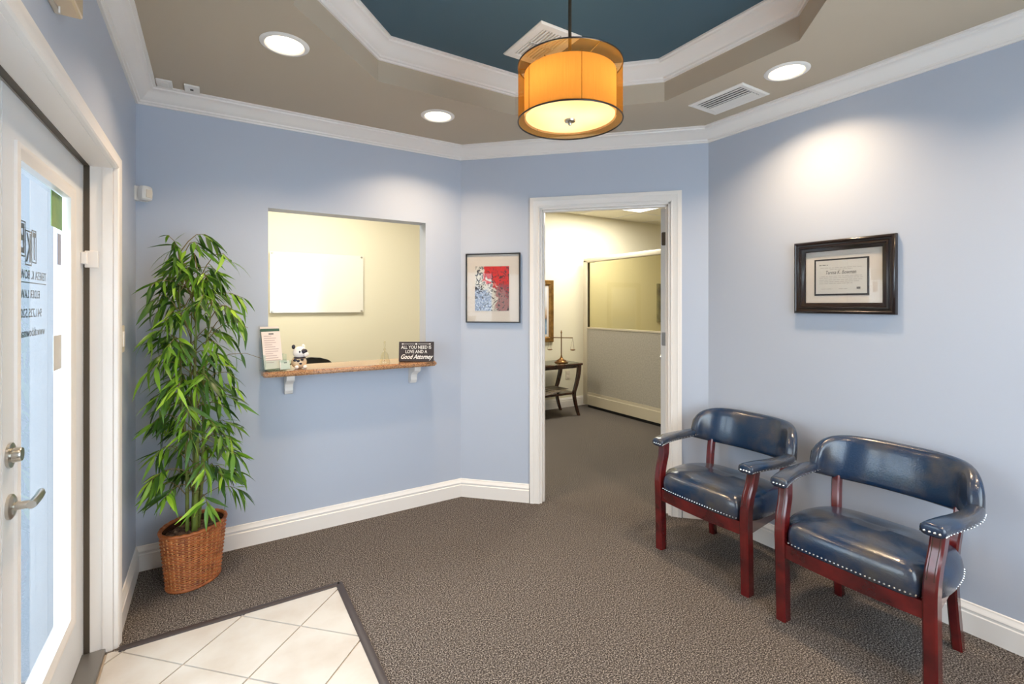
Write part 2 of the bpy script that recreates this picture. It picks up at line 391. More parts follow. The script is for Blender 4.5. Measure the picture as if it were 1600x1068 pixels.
# carpet and tiled entrance
TX1, TY1, TY0 = .517, 2.40, .62
m = MB()
for a in (((-.49, TY1), (TX1, 5.05)), ((TX1, -.75), (6.6, 5.05)), ((XL, -.75), (TX1, TY0))):
    m.box((a[0][0], a[0][1], -.03), (a[1][0], a[1][1], 0))
m.build('floor', M['carpet'], kind='structure', label='brown and grey speckled carpet', weld=False)
tf = MB().box((XL-.03, TY0, -.03), (TX1, TY1, -.003)).build('floor', M['grout'], kind='structure', label='tiled entrance floor set diagonally')
def clip(poly, x0, x1, y0, y1):
    for ax, lim, sg in ((0, x0, 1), (0, x1, -1), (1, y0, 1), (1, y1, -1)):
        out = []
        for i in range(len(poly)):
            a, b = poly[i], poly[(i+1) % len(poly)]; da, db = (a[ax]-lim)*sg, (b[ax]-lim)*sg
            if da >= 0: out.append(a)
            if da*db < 0: t = da/(da-db); out.append((a[0]+(b[0]-a[0])*t, a[1]+(b[1]-a[1])*t))
        poly = out
        if len(poly) < 3: return []
    return poly
q = .4075; g = .0045
for i in range(-8, 16):
    for j in range(-8, 16):
        s0, d0 = 2.485-q*3+q*i, -1.86-q*3+q*j         # X+Y and X-Y of the tile's lower corner
        pts = [((s+d)/2, (s-d)/2) for s, d in ((s0+g, d0+g), (s0+q-g, d0+g), (s0+q-g, d0+q-g), (s0+g, d0+q-g))]
        pts = clip(pts, XL-.015, TX1-.004, TY0, TY1-.004)
        ar = abs(sum(pts[k][0]*pts[(k+1) % len(pts)][1]-pts[(k+1) % len(pts)][0]*pts[k][1] for k in range(len(pts))))/2 if pts else 0
        if ar < 2e-4: continue
        o = MB().prism(pts, -.003, .0015+random.uniform(0, .0006)).build('tile', M['tile'], tf)
def strip(path, nm, lab):
    m = MB(); m.sweep(path, [(-.017, .0), (.017, 0), (.015, .006), (.008, .009), (-.008, .009), (-.015, .006)], lambda a, b, h: (a, b, h))
    return m.build(nm, M['carpet_edge'], kind='structure', label=lab, smooth=True)
strip([(TX1, TY0), (TX1, TY1+.01)], 'trim_3', 'dark edging strip between tile and carpet running towards the viewer')
strip([(TX1, TY1), (XL+.02, TY1)], 'trim_4', 'dark edging strip between tile and carpet along the plant side')

# casings: in-plane sweep with mitred corners
CP = [(0, 0), (0, .012), (.006, .014), (.010, .011), (.036, .014), (.044, .019), (.052, .017), (.060, .019), (.067, .018), (.067, 0)]
def casing(name, a0, a1, z1, mp, lab, prof=CP, z0=0, win=False):
    m = MB()
    path = [(a0, z0), (a0, z1), (a1, z1), (a1, z0)]
    m.sweep(path, prof, mp, closed=win)
    return m.build(name, M['trim'], kind='structure', label=lab, smooth=True)
mD = lambda a, b, h: Pd(a, -h)+(b,)
casing('trim_5', DS0+.005, DS1-.005, DZ-.005, mD, 'white casing round the doorway into the office')
m = MB()
for s0, s1 in ((DS0, DS0+.018), (DS1-.018, DS1)):
    v = [Pd(s0, -.001), Pd(s1, -.001), Pd(s1, T+.001), Pd(s0, T+.001)]; m.prism(v, 0, DZ)
m.prism([Pd(DS0, -.001), Pd(DS1, -.001), Pd(DS1, T+.001), Pd(DS0, T+.001)], DZ-.018, DZ)
for s0, s1 in ((DS0+.018, DS0+.030), (DS1-.030, DS1-.018)): m.prism([Pd(s0, .03), Pd(s1, .03), Pd(s1, .065), Pd(s0, .065)], 0, DZ-.018)
m.prism([Pd(DS0, .03), Pd(DS1, .03), Pd(DS1, .065), Pd(DS0, .065)], DZ-.030, DZ-.018)
dj = m.build('door_1', M['trim'], kind='structure', label='white door frame of the office doorway', weld=False)
# open leaf, folded back into the office, with hinges
hx, hy = Pd(DS1-.0195, T+.004)
ph = math.radians(98); du = Vector((-R2*math.cos(ph)+R2*math.sin(ph), R2*math.cos(ph)+R2*math.sin(ph))); dn = Vector((du.y, -du.x))
def DL(a, t, z): return (hx+du.x*a+dn.x*t, hy+du.y*a+dn.y*t, z)
lf = MB(); lf.prism([(0.0, -.036), (.815, -.036), (.815, 0), (.0, 0)], .012, DZ-.022, mp=lambda a, b, h: DL(a, b, h))
leaf_o = lf.build('door_leaf', M['door'], dj)
m = MB()
for z0, z1 in ((.15, .85), (1.0, 1.85)):
    for a0, a1 in ((.12, .37), (.45, .70)):
        m.sweep([(a0, z0), (a1, z0), (a1, z1), (a0, z1)], [(0, 0), (.02, .008), (.03, 0)], lambda a, b, h: DL(a, -.036-h, b), closed=True)
m.build('raised_panel', M['door'], leaf_o)
MB().lathe([(0, .055), (.018, .055), (.026, .04), (.022, .022), (.012, .018), (.012, 0), (.028, 0)], (0, 0, 0), 20).build('x', M['nickel'])
kb = bpy.data.objects['x']; kb.name = 'door_knob'; kb.parent = leaf_o
kb.matrix_local = Matrix.Translation(DL(.75, -.036, .92)) @ Vector((0, 0, 1)).rotation_difference(Vector((-dn.x, -dn.y, 0))).to_matrix().to_4x4()
for z in (1.785, 1.12, .25):
    m = MB(); hp = lambda a, b, h: DL(-h, -a, b)
    m.prism([(.002, z-.044), (.026, z-.044), (.031, z-.039), (.031, z+.039), (.026, z+.044), (.002, z+.044)], 0, .0025, mp=hp)
    m.tube([DL(-.004, .004, z-.046), DL(-.004, .004, z+.046)], .006)
    for dz in (-.028, 0, .028): m.prism([(.017+.003*math.cos(k_*PI/4), z+dz+.003*math.sin(k_*PI/4)) for k_ in range(8)], .0025, .0032, mp=hp)
    m.build('hinge', M['bronze'] if z > 1.5 else M['alu'], dj)

# entrance doors (pair of glazed leaves) in the left wall
mL = lambda a, b, h: (XL+h, a, b)
ECP = [(0, 0), (0, .014), (.006, .018), (.012, .015), (.024, .018), (.034, .022), (.042, .022), (.046, .018), (.046, 0)]
casing('trim_6', DOY0+.03, DOY1-.035, DOZ-.02, lambda a, b, h: (XL+h, a, b), 'white casing round the glazed entrance doors', ECP)
m = MB()
jx0, jx1 = XL-.17, XL+.001
for y0, y1 in ((DOY0-.005, DOY0+.03), (DOY1-.035, DOY1)): m.box((jx0, y0, 0), (jx1, y1, DOZ))
m.box((jx0, DOY0, DOZ-.022), (jx1, DOY1, DOZ))
m.box((jx0, DOY1-.047, 0), (-.47, DOY1-.03, DOZ)); m.box((jx0, DOY0+.025, 0), (-.47, DOY0+.042, DOZ)); m.box((jx0, DOY0, DOZ-.034), (-.47, DOY1, DOZ-.02))
m.box((XL-.032, DOY1-.040, 0), (jx1-.002, DOY1-.034, DOZ-.02))
ef = m.build('door_2', M['trim'], kind='structure', label='white frame of the glazed entrance doors', weld=False)
th_ = MB().box((-.50, DOY0+.03, -.003), (XL-.022, DOY1-.036, .016), bev=.004).build('threshold', M['alu'], ef, label='grey aluminium threshold')
MB().box((-.418, DOY1-.0365, 0), (-.400, DOY1-.0345, DOZ-.02)).box((-.418, DOY0+.05, DOZ-.0235), (-.400, DOY1-.04, DOZ-.0215)).build('weatherstrip', M['bronze'], ef, label='brown weatherstrip')
FX = -.42
def leaf(name, y0, y1, hinge_side):
    """one glazed leaf, y0<y1"""
    z0, z1 = .022, DOZ-.028
    r = MB(); gy0, gy1, gz0, gz1 = y0+.100, y1-.163, .235, 1.735
    if hinge_side < 0: gy0, gy1 = y0+.163, y1-.100
    r.box((FX-.045, y0, z0), (FX, gy0, z1)); r.box((FX-.045, gy1, z0), (FX, y1, z1))
    r.box((FX-.045, gy0, z0), (FX, gy1, gz0)); r.box((FX-.045, gy0, gz1), (FX, gy1, z1))
    o = r.build(name, M['door'], ef, weld=False)
    m_ = MB(); m_.sweep([(gy0, gz0), (gy1, gz0), (gy1, gz1), (gy0, gz1)], [(-.024, 0), (-.022, .006), (-.012, .010), (-.004, .008), (.006, .003), (.016, .001), (.016, -.02), (0, -.02)], lambda a, b, h: (FX+h, a, b), closed=True)
    m_.build('glazing_bead', M['trim'], o, smooth=True)
    MB().box((FX-.026, gy0+.006, gz0+.006), (FX-.020, gy1-.006, gz1-.006)).build('glass_pane', M['glass'], o)
    return o
ymid = 1.590
d1 = leaf('door_leaf', ymid+.003, DOY1-.040, 1); d2 = leaf('door_leaf', DOY0+.036, ymid-.003, -1)
# lever and thumbturn
m = MB(); ly = 1.634
m.lathe([(0, 0), (.030, 0), (.030, .006), (.024, .010), (.012, .012), (0, .012)], (FX, ly, .855), 24, axis='x')
m.tube([(FX+.01, ly, .855), (FX+.045, ly, .855)], .010, 12)
m.tube(spline([(FX+.042, ly-.010, .855), (FX+.043, ly+.02, .856), (FX+.042, ly+.06, .857), (FX+.038, ly+.085, .858)], 4), [.010]*9+[.010, .009, .008, .008], 10)
m.build('lever_handle', M['nickel'], d1, smooth=True, label='satin nickel lever handle')
m = MB(); m.lathe([(0, 0), (.030, 0), (.030, .006), (.018, .008), (.018, .020), (.016, .024), (0, .024)], (FX, ly, .980), 24, axis='x')
m.build('thumbturn', M['nickel'], d1, smooth=True)
# lettering on the outside of the glass (reads from outside) and stickers
gx = FX-.027
def gtext(s, size, ystart, z, width, shear=0, bold=0): return text(s, size, (gx, ystart, z), (0, -1, 0), (0, 0, 1), M['glassink'], d1, shear=shear, bold=bold, width=width)
gtext('TERESA K. BOWMAN', .036, 2.065, 1.420, .31)
MB().box((gx-.001, 1.75, 1.408), (gx, 2.065, 1.411)).build('rule_line', M['glassink'], d1)
gtext('ELDER LAW', .034, 2.00, 1.365, .17)
gtext('941.735.5200', .036, 2.02, 1.310, .21)
gtext('www.tkbowman.com', .036, 2.05, 1.255, .30)
for ch, ya, yb, za, zb in (('T', 1.968, 1.925, 1.468, 1.565), ('K', 1.925, 1.868, 1.458, 1.558), ('B', 1.872, 1.812, 1.480, 1.580)):
    m = MB(); m.sweep([(yb, za), (ya, za), (ya, zb), (yb, zb)], [(0, 0), (.004, 0), (.004, -.001), (0, -.001)], lambda a, b, h: (gx+h, a, b), closed=True)
    m.build('logo_frame', M['glassink'], d1)
    text(ch, (zb-za)*1.15, (gx, ya-.008, za+.012), (0, -1, 0), (0, 0, 1), M['glassink'], d1, name='logo_letter', bold=.002, width=abs(ya-yb)-.016)
MB().box((gx+.0075, 2.085, 1.60), (gx+.0085, 2.215, 1.715)).build('window_sticker', M['decalgreen'], d1, label='green sticker')
MB().box((gx+.0075, 2.155, 1.48), (gx+.0085, 2.200, 1.585)).build('window_sticker', M['decalgrey'], d1, label='grey sticker')
MB().box((gx+.0075, 2.110, 1.13), (gx+.0085, 2.205, 1.245)).build('window_sticker', M['decalbeige'], d1, label='beige sticker')
# alarm contacts
t = thing('door_contact', (XL-.06, DOY1-.04, 1.50), 'white door alarm contact on the entrance door jamb beside the glass', 'sensor')
MB().box((XL-.083, DOY1-.047, 1.488), (XL-.043, DOY1-.035, 1.552), bev=.002).build('contact_body', M['trim'], t)
MB().box((-.4195, DOY1-.075, 1.500), (-.402, DOY1-.049, 1.545), bev=.003).build('magnet', M['trim'], t)

# front window behind the camera (daylight)
m = MB(); fw = lambda a, b, h: (a, YF-h, b)
m.sweep([(FW0, FWZ0), (FW1, FWZ0), (FW1, FWZ1), (FW0, FWZ1)], [(0, .02), (.04, .02), (.04, .08), (0, .08)], fw, closed=True)
m.box(((FW0+FW1)/2-.02, YF-.08, FWZ0), ((FW0+FW1)/2+.02, YF-.03, FWZ1)); wf = m.build('window_1', M['trim'], kind='structure', weld=False)
MB().box((FW0+.02, YF-.055, FWZ0+.02), (FW1-.02, YF-.05, FWZ1-.02)).build('window_pane', M['glass'], wf)

# ------------------------------------------------------------------ office behind
OC = 2.56
BK = YB+T
om = [M['cream'], M['cream'], M['cream']]
wall('wall_office_back', (-.5, 5.0), (1, 0), (0, 1), 7.1, [], mats=om, z1=2.7)
wall('wall_office_right', (6.5, 5.0), (0, -1), (1, 0), 4.6, [], mats=om, z1=2.7)
wall('wall_office_left', (-.44, BK), (0, 1), (-1, 0), 5.0-BK, [], mats=[M['cream'], M['stucco'], M['cream']], z1=2.7, th=.06)
wall('wall_office_front', (XR+T, .5), (1, 0), (0, -1), 6.5-XR-T, [], mats=om, z1=2.7)
def obase(name, path): m = MB(); m.sweep(path, BP, lambda a, b, h: (a, b, h)); m.build(name, M['trim'], kind='structure', smooth=True)
obase('baseboard_office', [(6.5, 5.0), (-.44, 5.0)])
k = T*math.tan(PI/8)
OP = [(-.44, BK), (BX+k, BK), (XR+T, CY+k), (XR+T, .5), (6.5, .5), (6.5, 5.0), (-.44, 5.0)]
oc = MB().prism(OP, OC+.014, OC+.03).build('ceiling', M['ceiltile'], kind='structure', label='suspended mineral tile ceiling in the office')
gx0, gy0, gp = 4.78, 4.48, .61
xs = [gx0+gp*i for i in range(-9, 4)]; ys = [gy0+gp*j for j in range(-7, 2)]
m = MB()
for x in xs:
    ya = BK if x < BX+.1 else (max(SD+.16-x, .5) if x < XR+T+.02 else .5)
    if -.4 < x < 6.5: m.box((x-.012, ya, OC), (x+.012, 5.0, OC+.012))
for y in ys:
    xa = -.44 if y > BK+.02 else (SD+.17-y if y > CY+.05 else XR+T)
    if .5 < y < 5.0: m.box((xa, y-.012, OC+.0004), (6.5, y+.012, OC+.0124))
m.build('ceiling_grid', M['white'], oc, kind='stuff', weld=False)
for x in xs[:-1]:
    for y in ys[:-1]:
        if x < 2.9 or y < 1.2 or x > 6.0 or y > 4.9: continue
        if 3.5 < x < 4.6 and 3.8 < y < 4.4: continue
        if 3.5 < x < 4.6 and 1.3 < y < 2.0: continue
        MB().box((x+.009, y+.009, OC+.003), (x+gp-.009, y+gp-.009, OC+.014)).build('ceiling_tile', M['ceiltile'], oc)
def troffer(x, y, lab):
    t = thing('troffer_light', (x+.61, y+.305, OC), lab, 'ceiling light', group='recessed office troffers')
    m = MB(); m.sweep([(x+.012, y+.012), (x+1.208, y+.012), (x+1.208, y+.598), (x+.012, y+.598)], [(0, OC-.001), (.02, OC-.001), (.02, OC+.012), (0, OC+.012)], lambda a, b, h: (a, b, h), closed=True)
    m.build('frame', M['white'], t); MB().box((x+.03, y+.03, OC+.001), (x+1.19, y+.58, OC+.006)).build('lens', M['trofflens'], t)
    lamp('troffer_lamp', 'AREA', (x+.61, y+.305, OC-.012), P_TROF, (1, .96, .86), 1.15, shape='RECTANGLE', size_y=.55)
troffer(3.56, 3.87, 'bright fluorescent troffer in the office ceiling seen through the doorway')
lamp('office_lamp', 'AREA', (.75, 4.0, OC-.02), P_TROF*.58, (1, .96, .85), 1.15, shape='RECTANGLE', size_y=.55)
t = thing('troffer_light', (.75, 4.0, OC), 'fluorescent troffer above the reception office, out of view', 'ceiling light', group='recessed office troffers')
MB().box((.15, 3.71, OC-.002), (1.35, 4.29, OC+.012)).build('frame', M['white'], t); MB().box((.18, 3.74, OC-.004), (1.32, 4.26, OC-.001)).build('lens', M['trofflens'], t)

# ------------------------------------------------------------------ outside
MB().box((-8, -6, -.16), (-.50, 9, -.06)).build('ground', M['concrete'], kind='structure', label='pale concrete walkway outside the entrance')
MB().box((-.62, 2.47, -.06), (-.502, 3.0, 3.0), bev=.008).build('trim_7', M['stucco'], kind='structure', label='white stucco pier outside the entrance')
pl = thing('block_pillar', (-1.0, 3.35, -.06), 'grey split-face block pillar outside the glass door', 'pillar')
MB().box((-1.29, 3.07, -.06), (-.525, 3.66, 3.0)).build('core', M['stucco'], pl)
bw, bh = .39, .2
for r in range(15):
    off = 0 if r % 2 else -bw/2
    x = -1.30+off
    while x < -.52:
        a, b = max(x, -1.30)+.004, min(x+bw, -.52)-.004
        if b-a > .03:
            d_ = random.uniform(.018, .032); z0 = -.06+r*bh+.004
            n_ = 5; vs_ = []; 
            for i in range(n_+1):
                for j in range(4):
                    e = 0 if i in (0, n_) or j in (0, 3) else random.uniform(.3, 1)
                    vs_.append((a+(b-a)*i/n_, 3.07-.006-d_*e, z0+(bh-.008)*j/3))
            fs = [(i*4+j, (i+1)*4+j, (i+1)*4+j+1, i*4+j+1) for i in range(n_) for j in range(3)]
            mm = MB().add(vs_, fs); mm.box((a, 3.066, z0), (b, 3.10, z0+bh-.008)); mm.build('block', M['block'], pl, weld=False)
        x += bw
hd = MB()
bm = bmesh.new(); bmesh.ops.create_cube(bm, size=1); bmesh.ops.subdivide_edges(bm, edges=list(bm.edges), cuts=9, use_grid_fill=True)
for v in bm.verts:
    n_ = noise.noise(v.co*9)*.09; v.co = Vector((-5.2+v.co.x*(1.0+n_), 3.2+v.co.y*(7+n_), .5+v.co.z*(1.2+n_)))
hd.frombm(bm).build('hedge', M['hedge'], label='clipped green hedge across the walkway outside', cat='hedge', smooth=True)

# ------------------------------------------------------------------ ceiling fixtures
def downlight(x, y, lab, flare=1.0):
    t = thing('recessed_downlight', (x, y, ZC), lab, 'ceiling light', group='recessed ceiling downlights')
    MB().lathe([(.072, -.001), (.078, -.007), (.090, -.006), (.097, -.001), (.097, .004), (.072, .004)], (x, y, ZC), 36, closed=True).build('trim_ring', M['white'], t, smooth=True)
    MB().lathe([(0, -.0025), (.05, -.0022), (.0735, -.0015)], (x, y, ZC), 32).build('lens', M['bulb'], t, smooth=True)
    lamp('downlight_lamp', 'AREA', (x, y, ZC-.009), P_DOWN*flare, WARM, .12, spread=math.radians(128))
DLS = [(.258, 2.226, 'recessed downlight with white ring over the reception window'),
       (1.111, 2.596, 'smallest recessed downlight, nearest the corner by the doorway'),
       (2.294, 1.231, 'recessed downlight beside the air vent on the right'),
       (2.30, .0, 'recessed downlight above the right wall, out of view'),
       (.06, .95, 'recessed downlight above the entrance doors, out of view', .3),
       (1.16, .0, 'recessed downlight near the front window, out of view')]
for x, y, *l in DLS: downlight(x, y, *l)
def vent(name, x0, x1, y0, y1, z, lab, slats, two=False, cat='air vent'):
    t = thing(name, ((x0+x1)/2, (y0+y1)/2, z), lab, cat)
    m = MB(); m.sweep([(x0, y0), (x1, y0), (x1, y1), (x0, y1)], [(0, z), (0, z-.004), (.008, z-.008), (.030, z-.006), (.034, z-.002), (.034, z)], lambda a, b, h: (a, b, h), closed=True)
    m.build('frame', M['white'], t)
    MB().box((x0+.03, y0+.03, z-.001), (x1-.03, y1-.03, z-.0002)).build('duct_opening', M['dark'], t)
    a0, a1, b0, b1 = x0+.034, x1-.034, y0+.034, y1-.034
    for i in range(slats):
        c = a0+(a1-a0)*(i+.5)/slats; h_ = (a1-a0)/slats*.37; tl = .0015 if i < slats/2 else -.001
        MB().add([(c-h_, b0, z-.006-tl), (c+h_, b0, z-.006+tl), (c+h_, b1, z-.006+tl), (c-h_, b1, z-.006-tl), (c-h_, b0, z-.0045-tl), (c+h_, b0, z-.0045+tl), (c+h_, b1, z-.0045+tl), (c-h_, b1, z-.0045-tl)],
                 [(0,3,2,1),(4,5,6,7),(0,1,5,4),(1,2,6,5),(2,3,7,6),(3,0,4,7)]).build('slat', M['white'], t)
    return t
vent('air_vent', 2.220, 2.459, 1.406, 1.727, ZC, 'white louvred air vent in the ceiling beside the right wall', 7)
t = thing('ceiling_diffuser', (1.385, 1.945, ZT), 'large white square supply grille on the teal ceiling behind the pendant', 'air vent')
x0, x1, y0, y1, z = 1.265, 1.505, 1.776, 2.112, ZT
m = MB(); m.sweep([(x0, y0), (x1, y0), (x1, y1), (x0, y1)], [(0, z), (0, z-.004), (.006, z-.010), (.04, z-.010), (.046, z-.004), (.046, z)], lambda a, b, h: (a, b, h), closed=True); m.build('frame', M['white'], t)
MB().box((x0+.04, y0+.04, z-.001), (x1-.04, y1-.04, z-.0002)).build('duct_opening', M['ivory'], t)
MB().box((x0+.045, (y0+y1)/2-.006, z-.009), (x1-.045, (y0+y1)/2+.006, z-.002)).build('divider', M['white'], t)
for i in range(9):
    c = x0+.05+(x1-x0-.10)*i/8
    MB().box((c-.004, y0+.045, z-.009), (c+.004, y1-.045, z-.003)).build('slat', M['white'], t)
for x, lab in ((-.203, 'blank white cover plate on the ceiling nearest the room corner'), (-.089, 'small white cover plate with a dark hole, right of the blank one')):
    t = thing('cover_plate', (x, 2.93, ZC), lab, 'cover plate')
    MB().box((x-.033, 2.878, ZC-.009), (x+.033, 2.970, ZC+.0), bev=.003).build('plate', M['white'], t)
    if x > -.15: MB().box((x-.008, 2.915, ZC-.010), (x+.006, 2.935, ZC-.0085)).build('screw_hole', M['black'], t)
    else:
        MB().box((x-.016, 2.90, ZC-.0105), (x+.016, 2.95, ZC-.0085), bev=.001).build('raised_insert', M['white'], t)

# pendant
PX, PY = 1.172, 1.455; z0, z1 = 2.054, 2.268
t = thing('drum_pendant', (PX, PY, ZT), 'amber double drum pendant lamp hanging from the teal tray', 'pendant lamp')
m = MB(); m.lathe([(0, 0), (.062, 0), (.062, -.012), (.05, -.024), (0, -.026)], (PX, PY, ZT), 32); m.build('canopy', M['nickel'], t, smooth=True)
MB().tube([(PX, PY, ZT-.02), (PX, PY, z1-.03)], .0065, 12).build('stem', M['bronze'], t, smooth=True)
sh = MB().lathe([(.200, z0), (.200, z1)], (PX, PY, 0), 96).build('outer_shade', M['sheer'], t, smooth=2, label='sheer gold organza outer shade')
MB().tube([(PX+.2005*math.cos(a*PI/48), PY+.2005*math.sin(a*PI/48), z0) for a in range(96)], .0030, 6, closed=True).build('rim_wire', M['frameblack'], sh, smooth=True)
MB().tube([(PX+.2005*math.cos(a*PI/48), PY+.2005*math.sin(a*PI/48), z1) for a in range(96)], .0030, 6, closed=True).build('rim_wire', M['frameblack'], sh, smooth=True)
ish = MB().lathe([(.176, z0+.012), (.176, z1-.034)], (PX, PY, 0), 96).build('inner_shade', M['shade'], t, smooth=2, label='opaque amber inner drum shade')
for k in range(5):
    a = .5+2*PI*k/5; m = MB(); m.box((PX+.1765*math.cos(a)-.0008, PY+.1765*math.sin(a)-.0008, z0+.012), (PX+.1765*math.cos(a)+.0008, PY+.1765*math.sin(a)+.0008, z1-.024)); m.build('fabric_seam', M['bronze'], ish, weld=False)
MB().lathe([(0, z0+.009), (.08, z0+.010), (.15, z0+.013), (.171, z0+.018), (.171, z0+.022)], (PX, PY, 0), 64).build('diffuser', M['diffuser'], t, smooth=2, label='frosted cream bottom diffuser')
m = MB().lathe([(0, z0-.016), (.005, z0-.015), (.008, z0-.008), (.006, z0-.004), (.020, z0-.001), (.022, z0+.006), (0, z0+.008)], (PX, PY, 0), 24); m.build('finial', M['nickel'], t, smooth=True)
m = MB()
for k in range(3):
    a = 2*PI*k/3+.4; m.tube([(PX, PY, z1-.03), (PX+.2*math.cos(a), PY+.2*math.sin(a), z1-.002)], .002, 6)
    m.tube([(PX, PY, z1-.04), (PX+.176*math.cos(a+1), PY+.176*math.sin(a+1), z1-.03)], .002, 6)
m.tube([(PX, PY, z1-.02), (PX, PY, z0+.0)], .004, 8)
m.build('spider', M['bronze'], t, smooth=True)
for k in range(3):
    a = 2*PI*k/3+1.2; bx_, by_ = PX+.085*math.cos(a), PY+.085*math.sin(a)
    lamp('pendant_bulb', 'POINT', (bx_, by_, 2.175), P_PEND/3, (1, .74, .44), .03)
    
# ------------------------------------------------------------------ wall devices on the left
t = thing('motion_sensor', (XL+.03, 3.03, 1.90), 'white motion detector in the corner above the bamboo plant', 'motion sensor')
c0 = Vector((XL+.045, YB-.045, 1.905)); ax_ = Vector((R2, -R2, 0)); sd_ = Vector((R2, R2, 0))
m = MB(); rg = []
for zz, w_, d_ in ((-.042, .022, .012), (-.034, .030, .020), (0, .032, .024), (.032, .030, .022), (.042, .024, .014)):
    rg.append([tuple(c0+sd_*a*w_*.85+ax_*b*d_*.85+Vector((0, 0, zz*.85))) for a, b in ((-1, -1), (1, -1), (1, .5), (.7, 1), (-.7, 1), (-1, .5))])
m.rings(rg).build('housing', M['white'], t, smooth=True)
m = MB(); m.prism([(-.015, -.022), (.015, -.022), (.015, .017), (-.015, .017)], 0, .004, mp=lambda a, b, h: tuple(c0+sd_*a+ax_*(.0195+h)+Vector((0, 0, b)))); m.build('lens', M['ivory'], t)
m = MB(); m.prism([(XL, YB), (XL, YB-.05), (XL+.05, YB)], 1.87, 1.94); m.build('corner_bracket', M['white'], t)
t = thing('light_switch', (XL, 2.618, 1.2), 'ivory light switch on the narrow wall beside the entrance casing', 'switch')
MB().box((XL, 2.583, 1.143), (XL+.006, 2.653, 1.257), bev=.002).build('plate', M['ivory'], t)
MB().box((XL+.005, 2.602, 1.168), (XL+.010, 2.634, 1.232), bev=.0015).build('rocker', M['white'], t)
t = thing('door_chime', (XL, 1.54, 2.12), 'beige box mounted high on the wall above the entrance, cut by the picture edge', 'alarm box')
MB().box((XL, 1.485, 2.06), (XL+.03, 1.595, 2.20), bev=.004).build('back_box', M['ivory'], t)
MB().box((XL+.012, 1.492, 2.056), (XL+.055, 1.588, 2.195), bev=.006).build('cover', M['amber_ceramic'], t)
MB().tube([(XL+.02, 1.54, 2.058), (XL+.02, 1.54, 2.04)], .002, 6).build('wire', M['white'], t)

# ------------------------------------------------------------------ reception counter and what stands on it
ct = thing('reception_counter', (.73, 3.03, .95), 'polished brown granite counter ledge under the reception window', 'counter')
m = MB(); z0, z1 = .952, .982; prof = []
outline = [(OX0+.001, 3.185), (OX0+.001, YB-.001), (.245, YB-.001), (.228, 3.03), (.222, 2.935), (.232, 2.898), (.262, 2.888), (1.205, 2.888), (1.232, 2.898), (1.246, 2.935), (1.246, YB-.001), (OX1-.001, YB-.001), (OX1-.001, 3.185)]
bm = bmesh.new(); vs_ = [bm.verts.new((x, y, z0)) for x, y in outline]; f_ = bm.faces.new(vs_)
ex = bmesh.ops.extrude_face_region(bm, geom=[f_]); [setattr(v.co, 'z', z1) for v in ex['geom'] if isinstance(v, bmesh.types.BMVert)]
bmesh.ops.recalc_face_normals(bm, faces=bm.faces)
bmesh.ops.bevel(bm, geom=[e for e in bm.edges if abs(e.verts[0].co.z-e.verts[1].co.z) < 1e-6 and max(e.verts[0].co.y, e.verts[1].co.y) < 3.05], offset=.009, segments=3, affect='EDGES')
m.frombm(bm).build('granite_slab', M['granite'], ct, smooth=True)
for x in (.372, 1.122):
    cpf = [(0, 0), (0, -.118), (-.018, -.122), (-.034, -.116), (-.046, -.098), (-.046, -.080), (-.052, -.062), (-.072, -.048), (-.098, -.040), (-.112, -.030), (-.118, -.016), (-.118, 0)]
    m = MB(); m.prism(cpf, x-.021, x+.021, mp=lambda a, b, h: (h, YB+a, z0+b)); cb = m.build('corbel', M['trim'], ct)
# acrylic leaflet holder
t = thing('leaflet_holder', (.30, 2.96, z1), 'clear acrylic holder with printed leaflets at the left end of the counter', 'leaflet holder')
hx0, hx1 = .243, .318; Mh = Matrix.Translation((.285, 2.965, z1)) @ Matrix.Rotation(math.radians(12), 4, 'Z')
def tb(a, b, M_, mm, name, par, mt, bev=0, **k_):
    q_ = MB().box(a, b, bev=bev); q_.v = [tuple(M_ @ Vector(p)) for p in q_.v]; return q_.build(name, mt, par, **k_)
lean = Mh @ Matrix.Rotation(math.radians(-16), 4, 'X')
tb((-.052, -.002, .002), (.052, .002, .235), lean, None, 'back_plate', t, M['acrylic'])
tb((-.055, -.050, 0), (.055, .055, .004), Mh, None, 'base_plate', t, M['acrylic'])
tb((-.055, -.048, .004), (.055, -.045, .060), Mh, None, 'front_pocket', t, M['acrylic'])
tb((.020, -.052, .0), (.075, -.049, .052), Mh @ Matrix.Translation((.0, -.012, .004)), None, 'card_pocket', t, M['acrylic'])
for sx in (-.055, .052): tb((sx, -.046, .002), (sx+.003, .02, .09), Mh, None, 'side_plate', t, M['acrylic'])
t2 = thing('leaflet_stack', (.30, 2.96, z1+.01), 'stack of pink and green printed leaflets leaning in the acrylic holder', 'leaflets')
tb((-.049, -.012, .006), (.049, -.004, .236), lean, None, 'rear_leaflets', t2, M['green'])
tb((-.049, -.018, .006), (.049, -.0125, .218), lean, None, 'front_leaflet', t2, M['leaflet'])
tb((-.049, -.0035, .006), (.049, -.0021, .250), lean, None, 'top_leaflet', t2, M['leaflet'])
for i in range(13):
    zz = .19-i*.0125; w_ = random.uniform(.055, .078) if i % 4 else .04
    tb((-.038, -.0187, zz), (-.038+w_, -.0181, zz+.004), lean, None, 'print_line', t2, M['textred'])
tb((-.012, -.0187, .200), (.014, -.0181, .208), lean, None, 'heading', t2, M['ink'])
t3 = thing('business_cards', (.35, 2.93, z1+.01), 'small stack of business cards in front of the leaflets', 'cards')
tb((-.026, -.006, .0), (.026, .002, .052), Mh @ Matrix.Translation((.045, -.055, .006)) @ Matrix.Rotation(math.radians(-20), 4, 'X'), None, 'card_stack', t3, M['leaflet'])
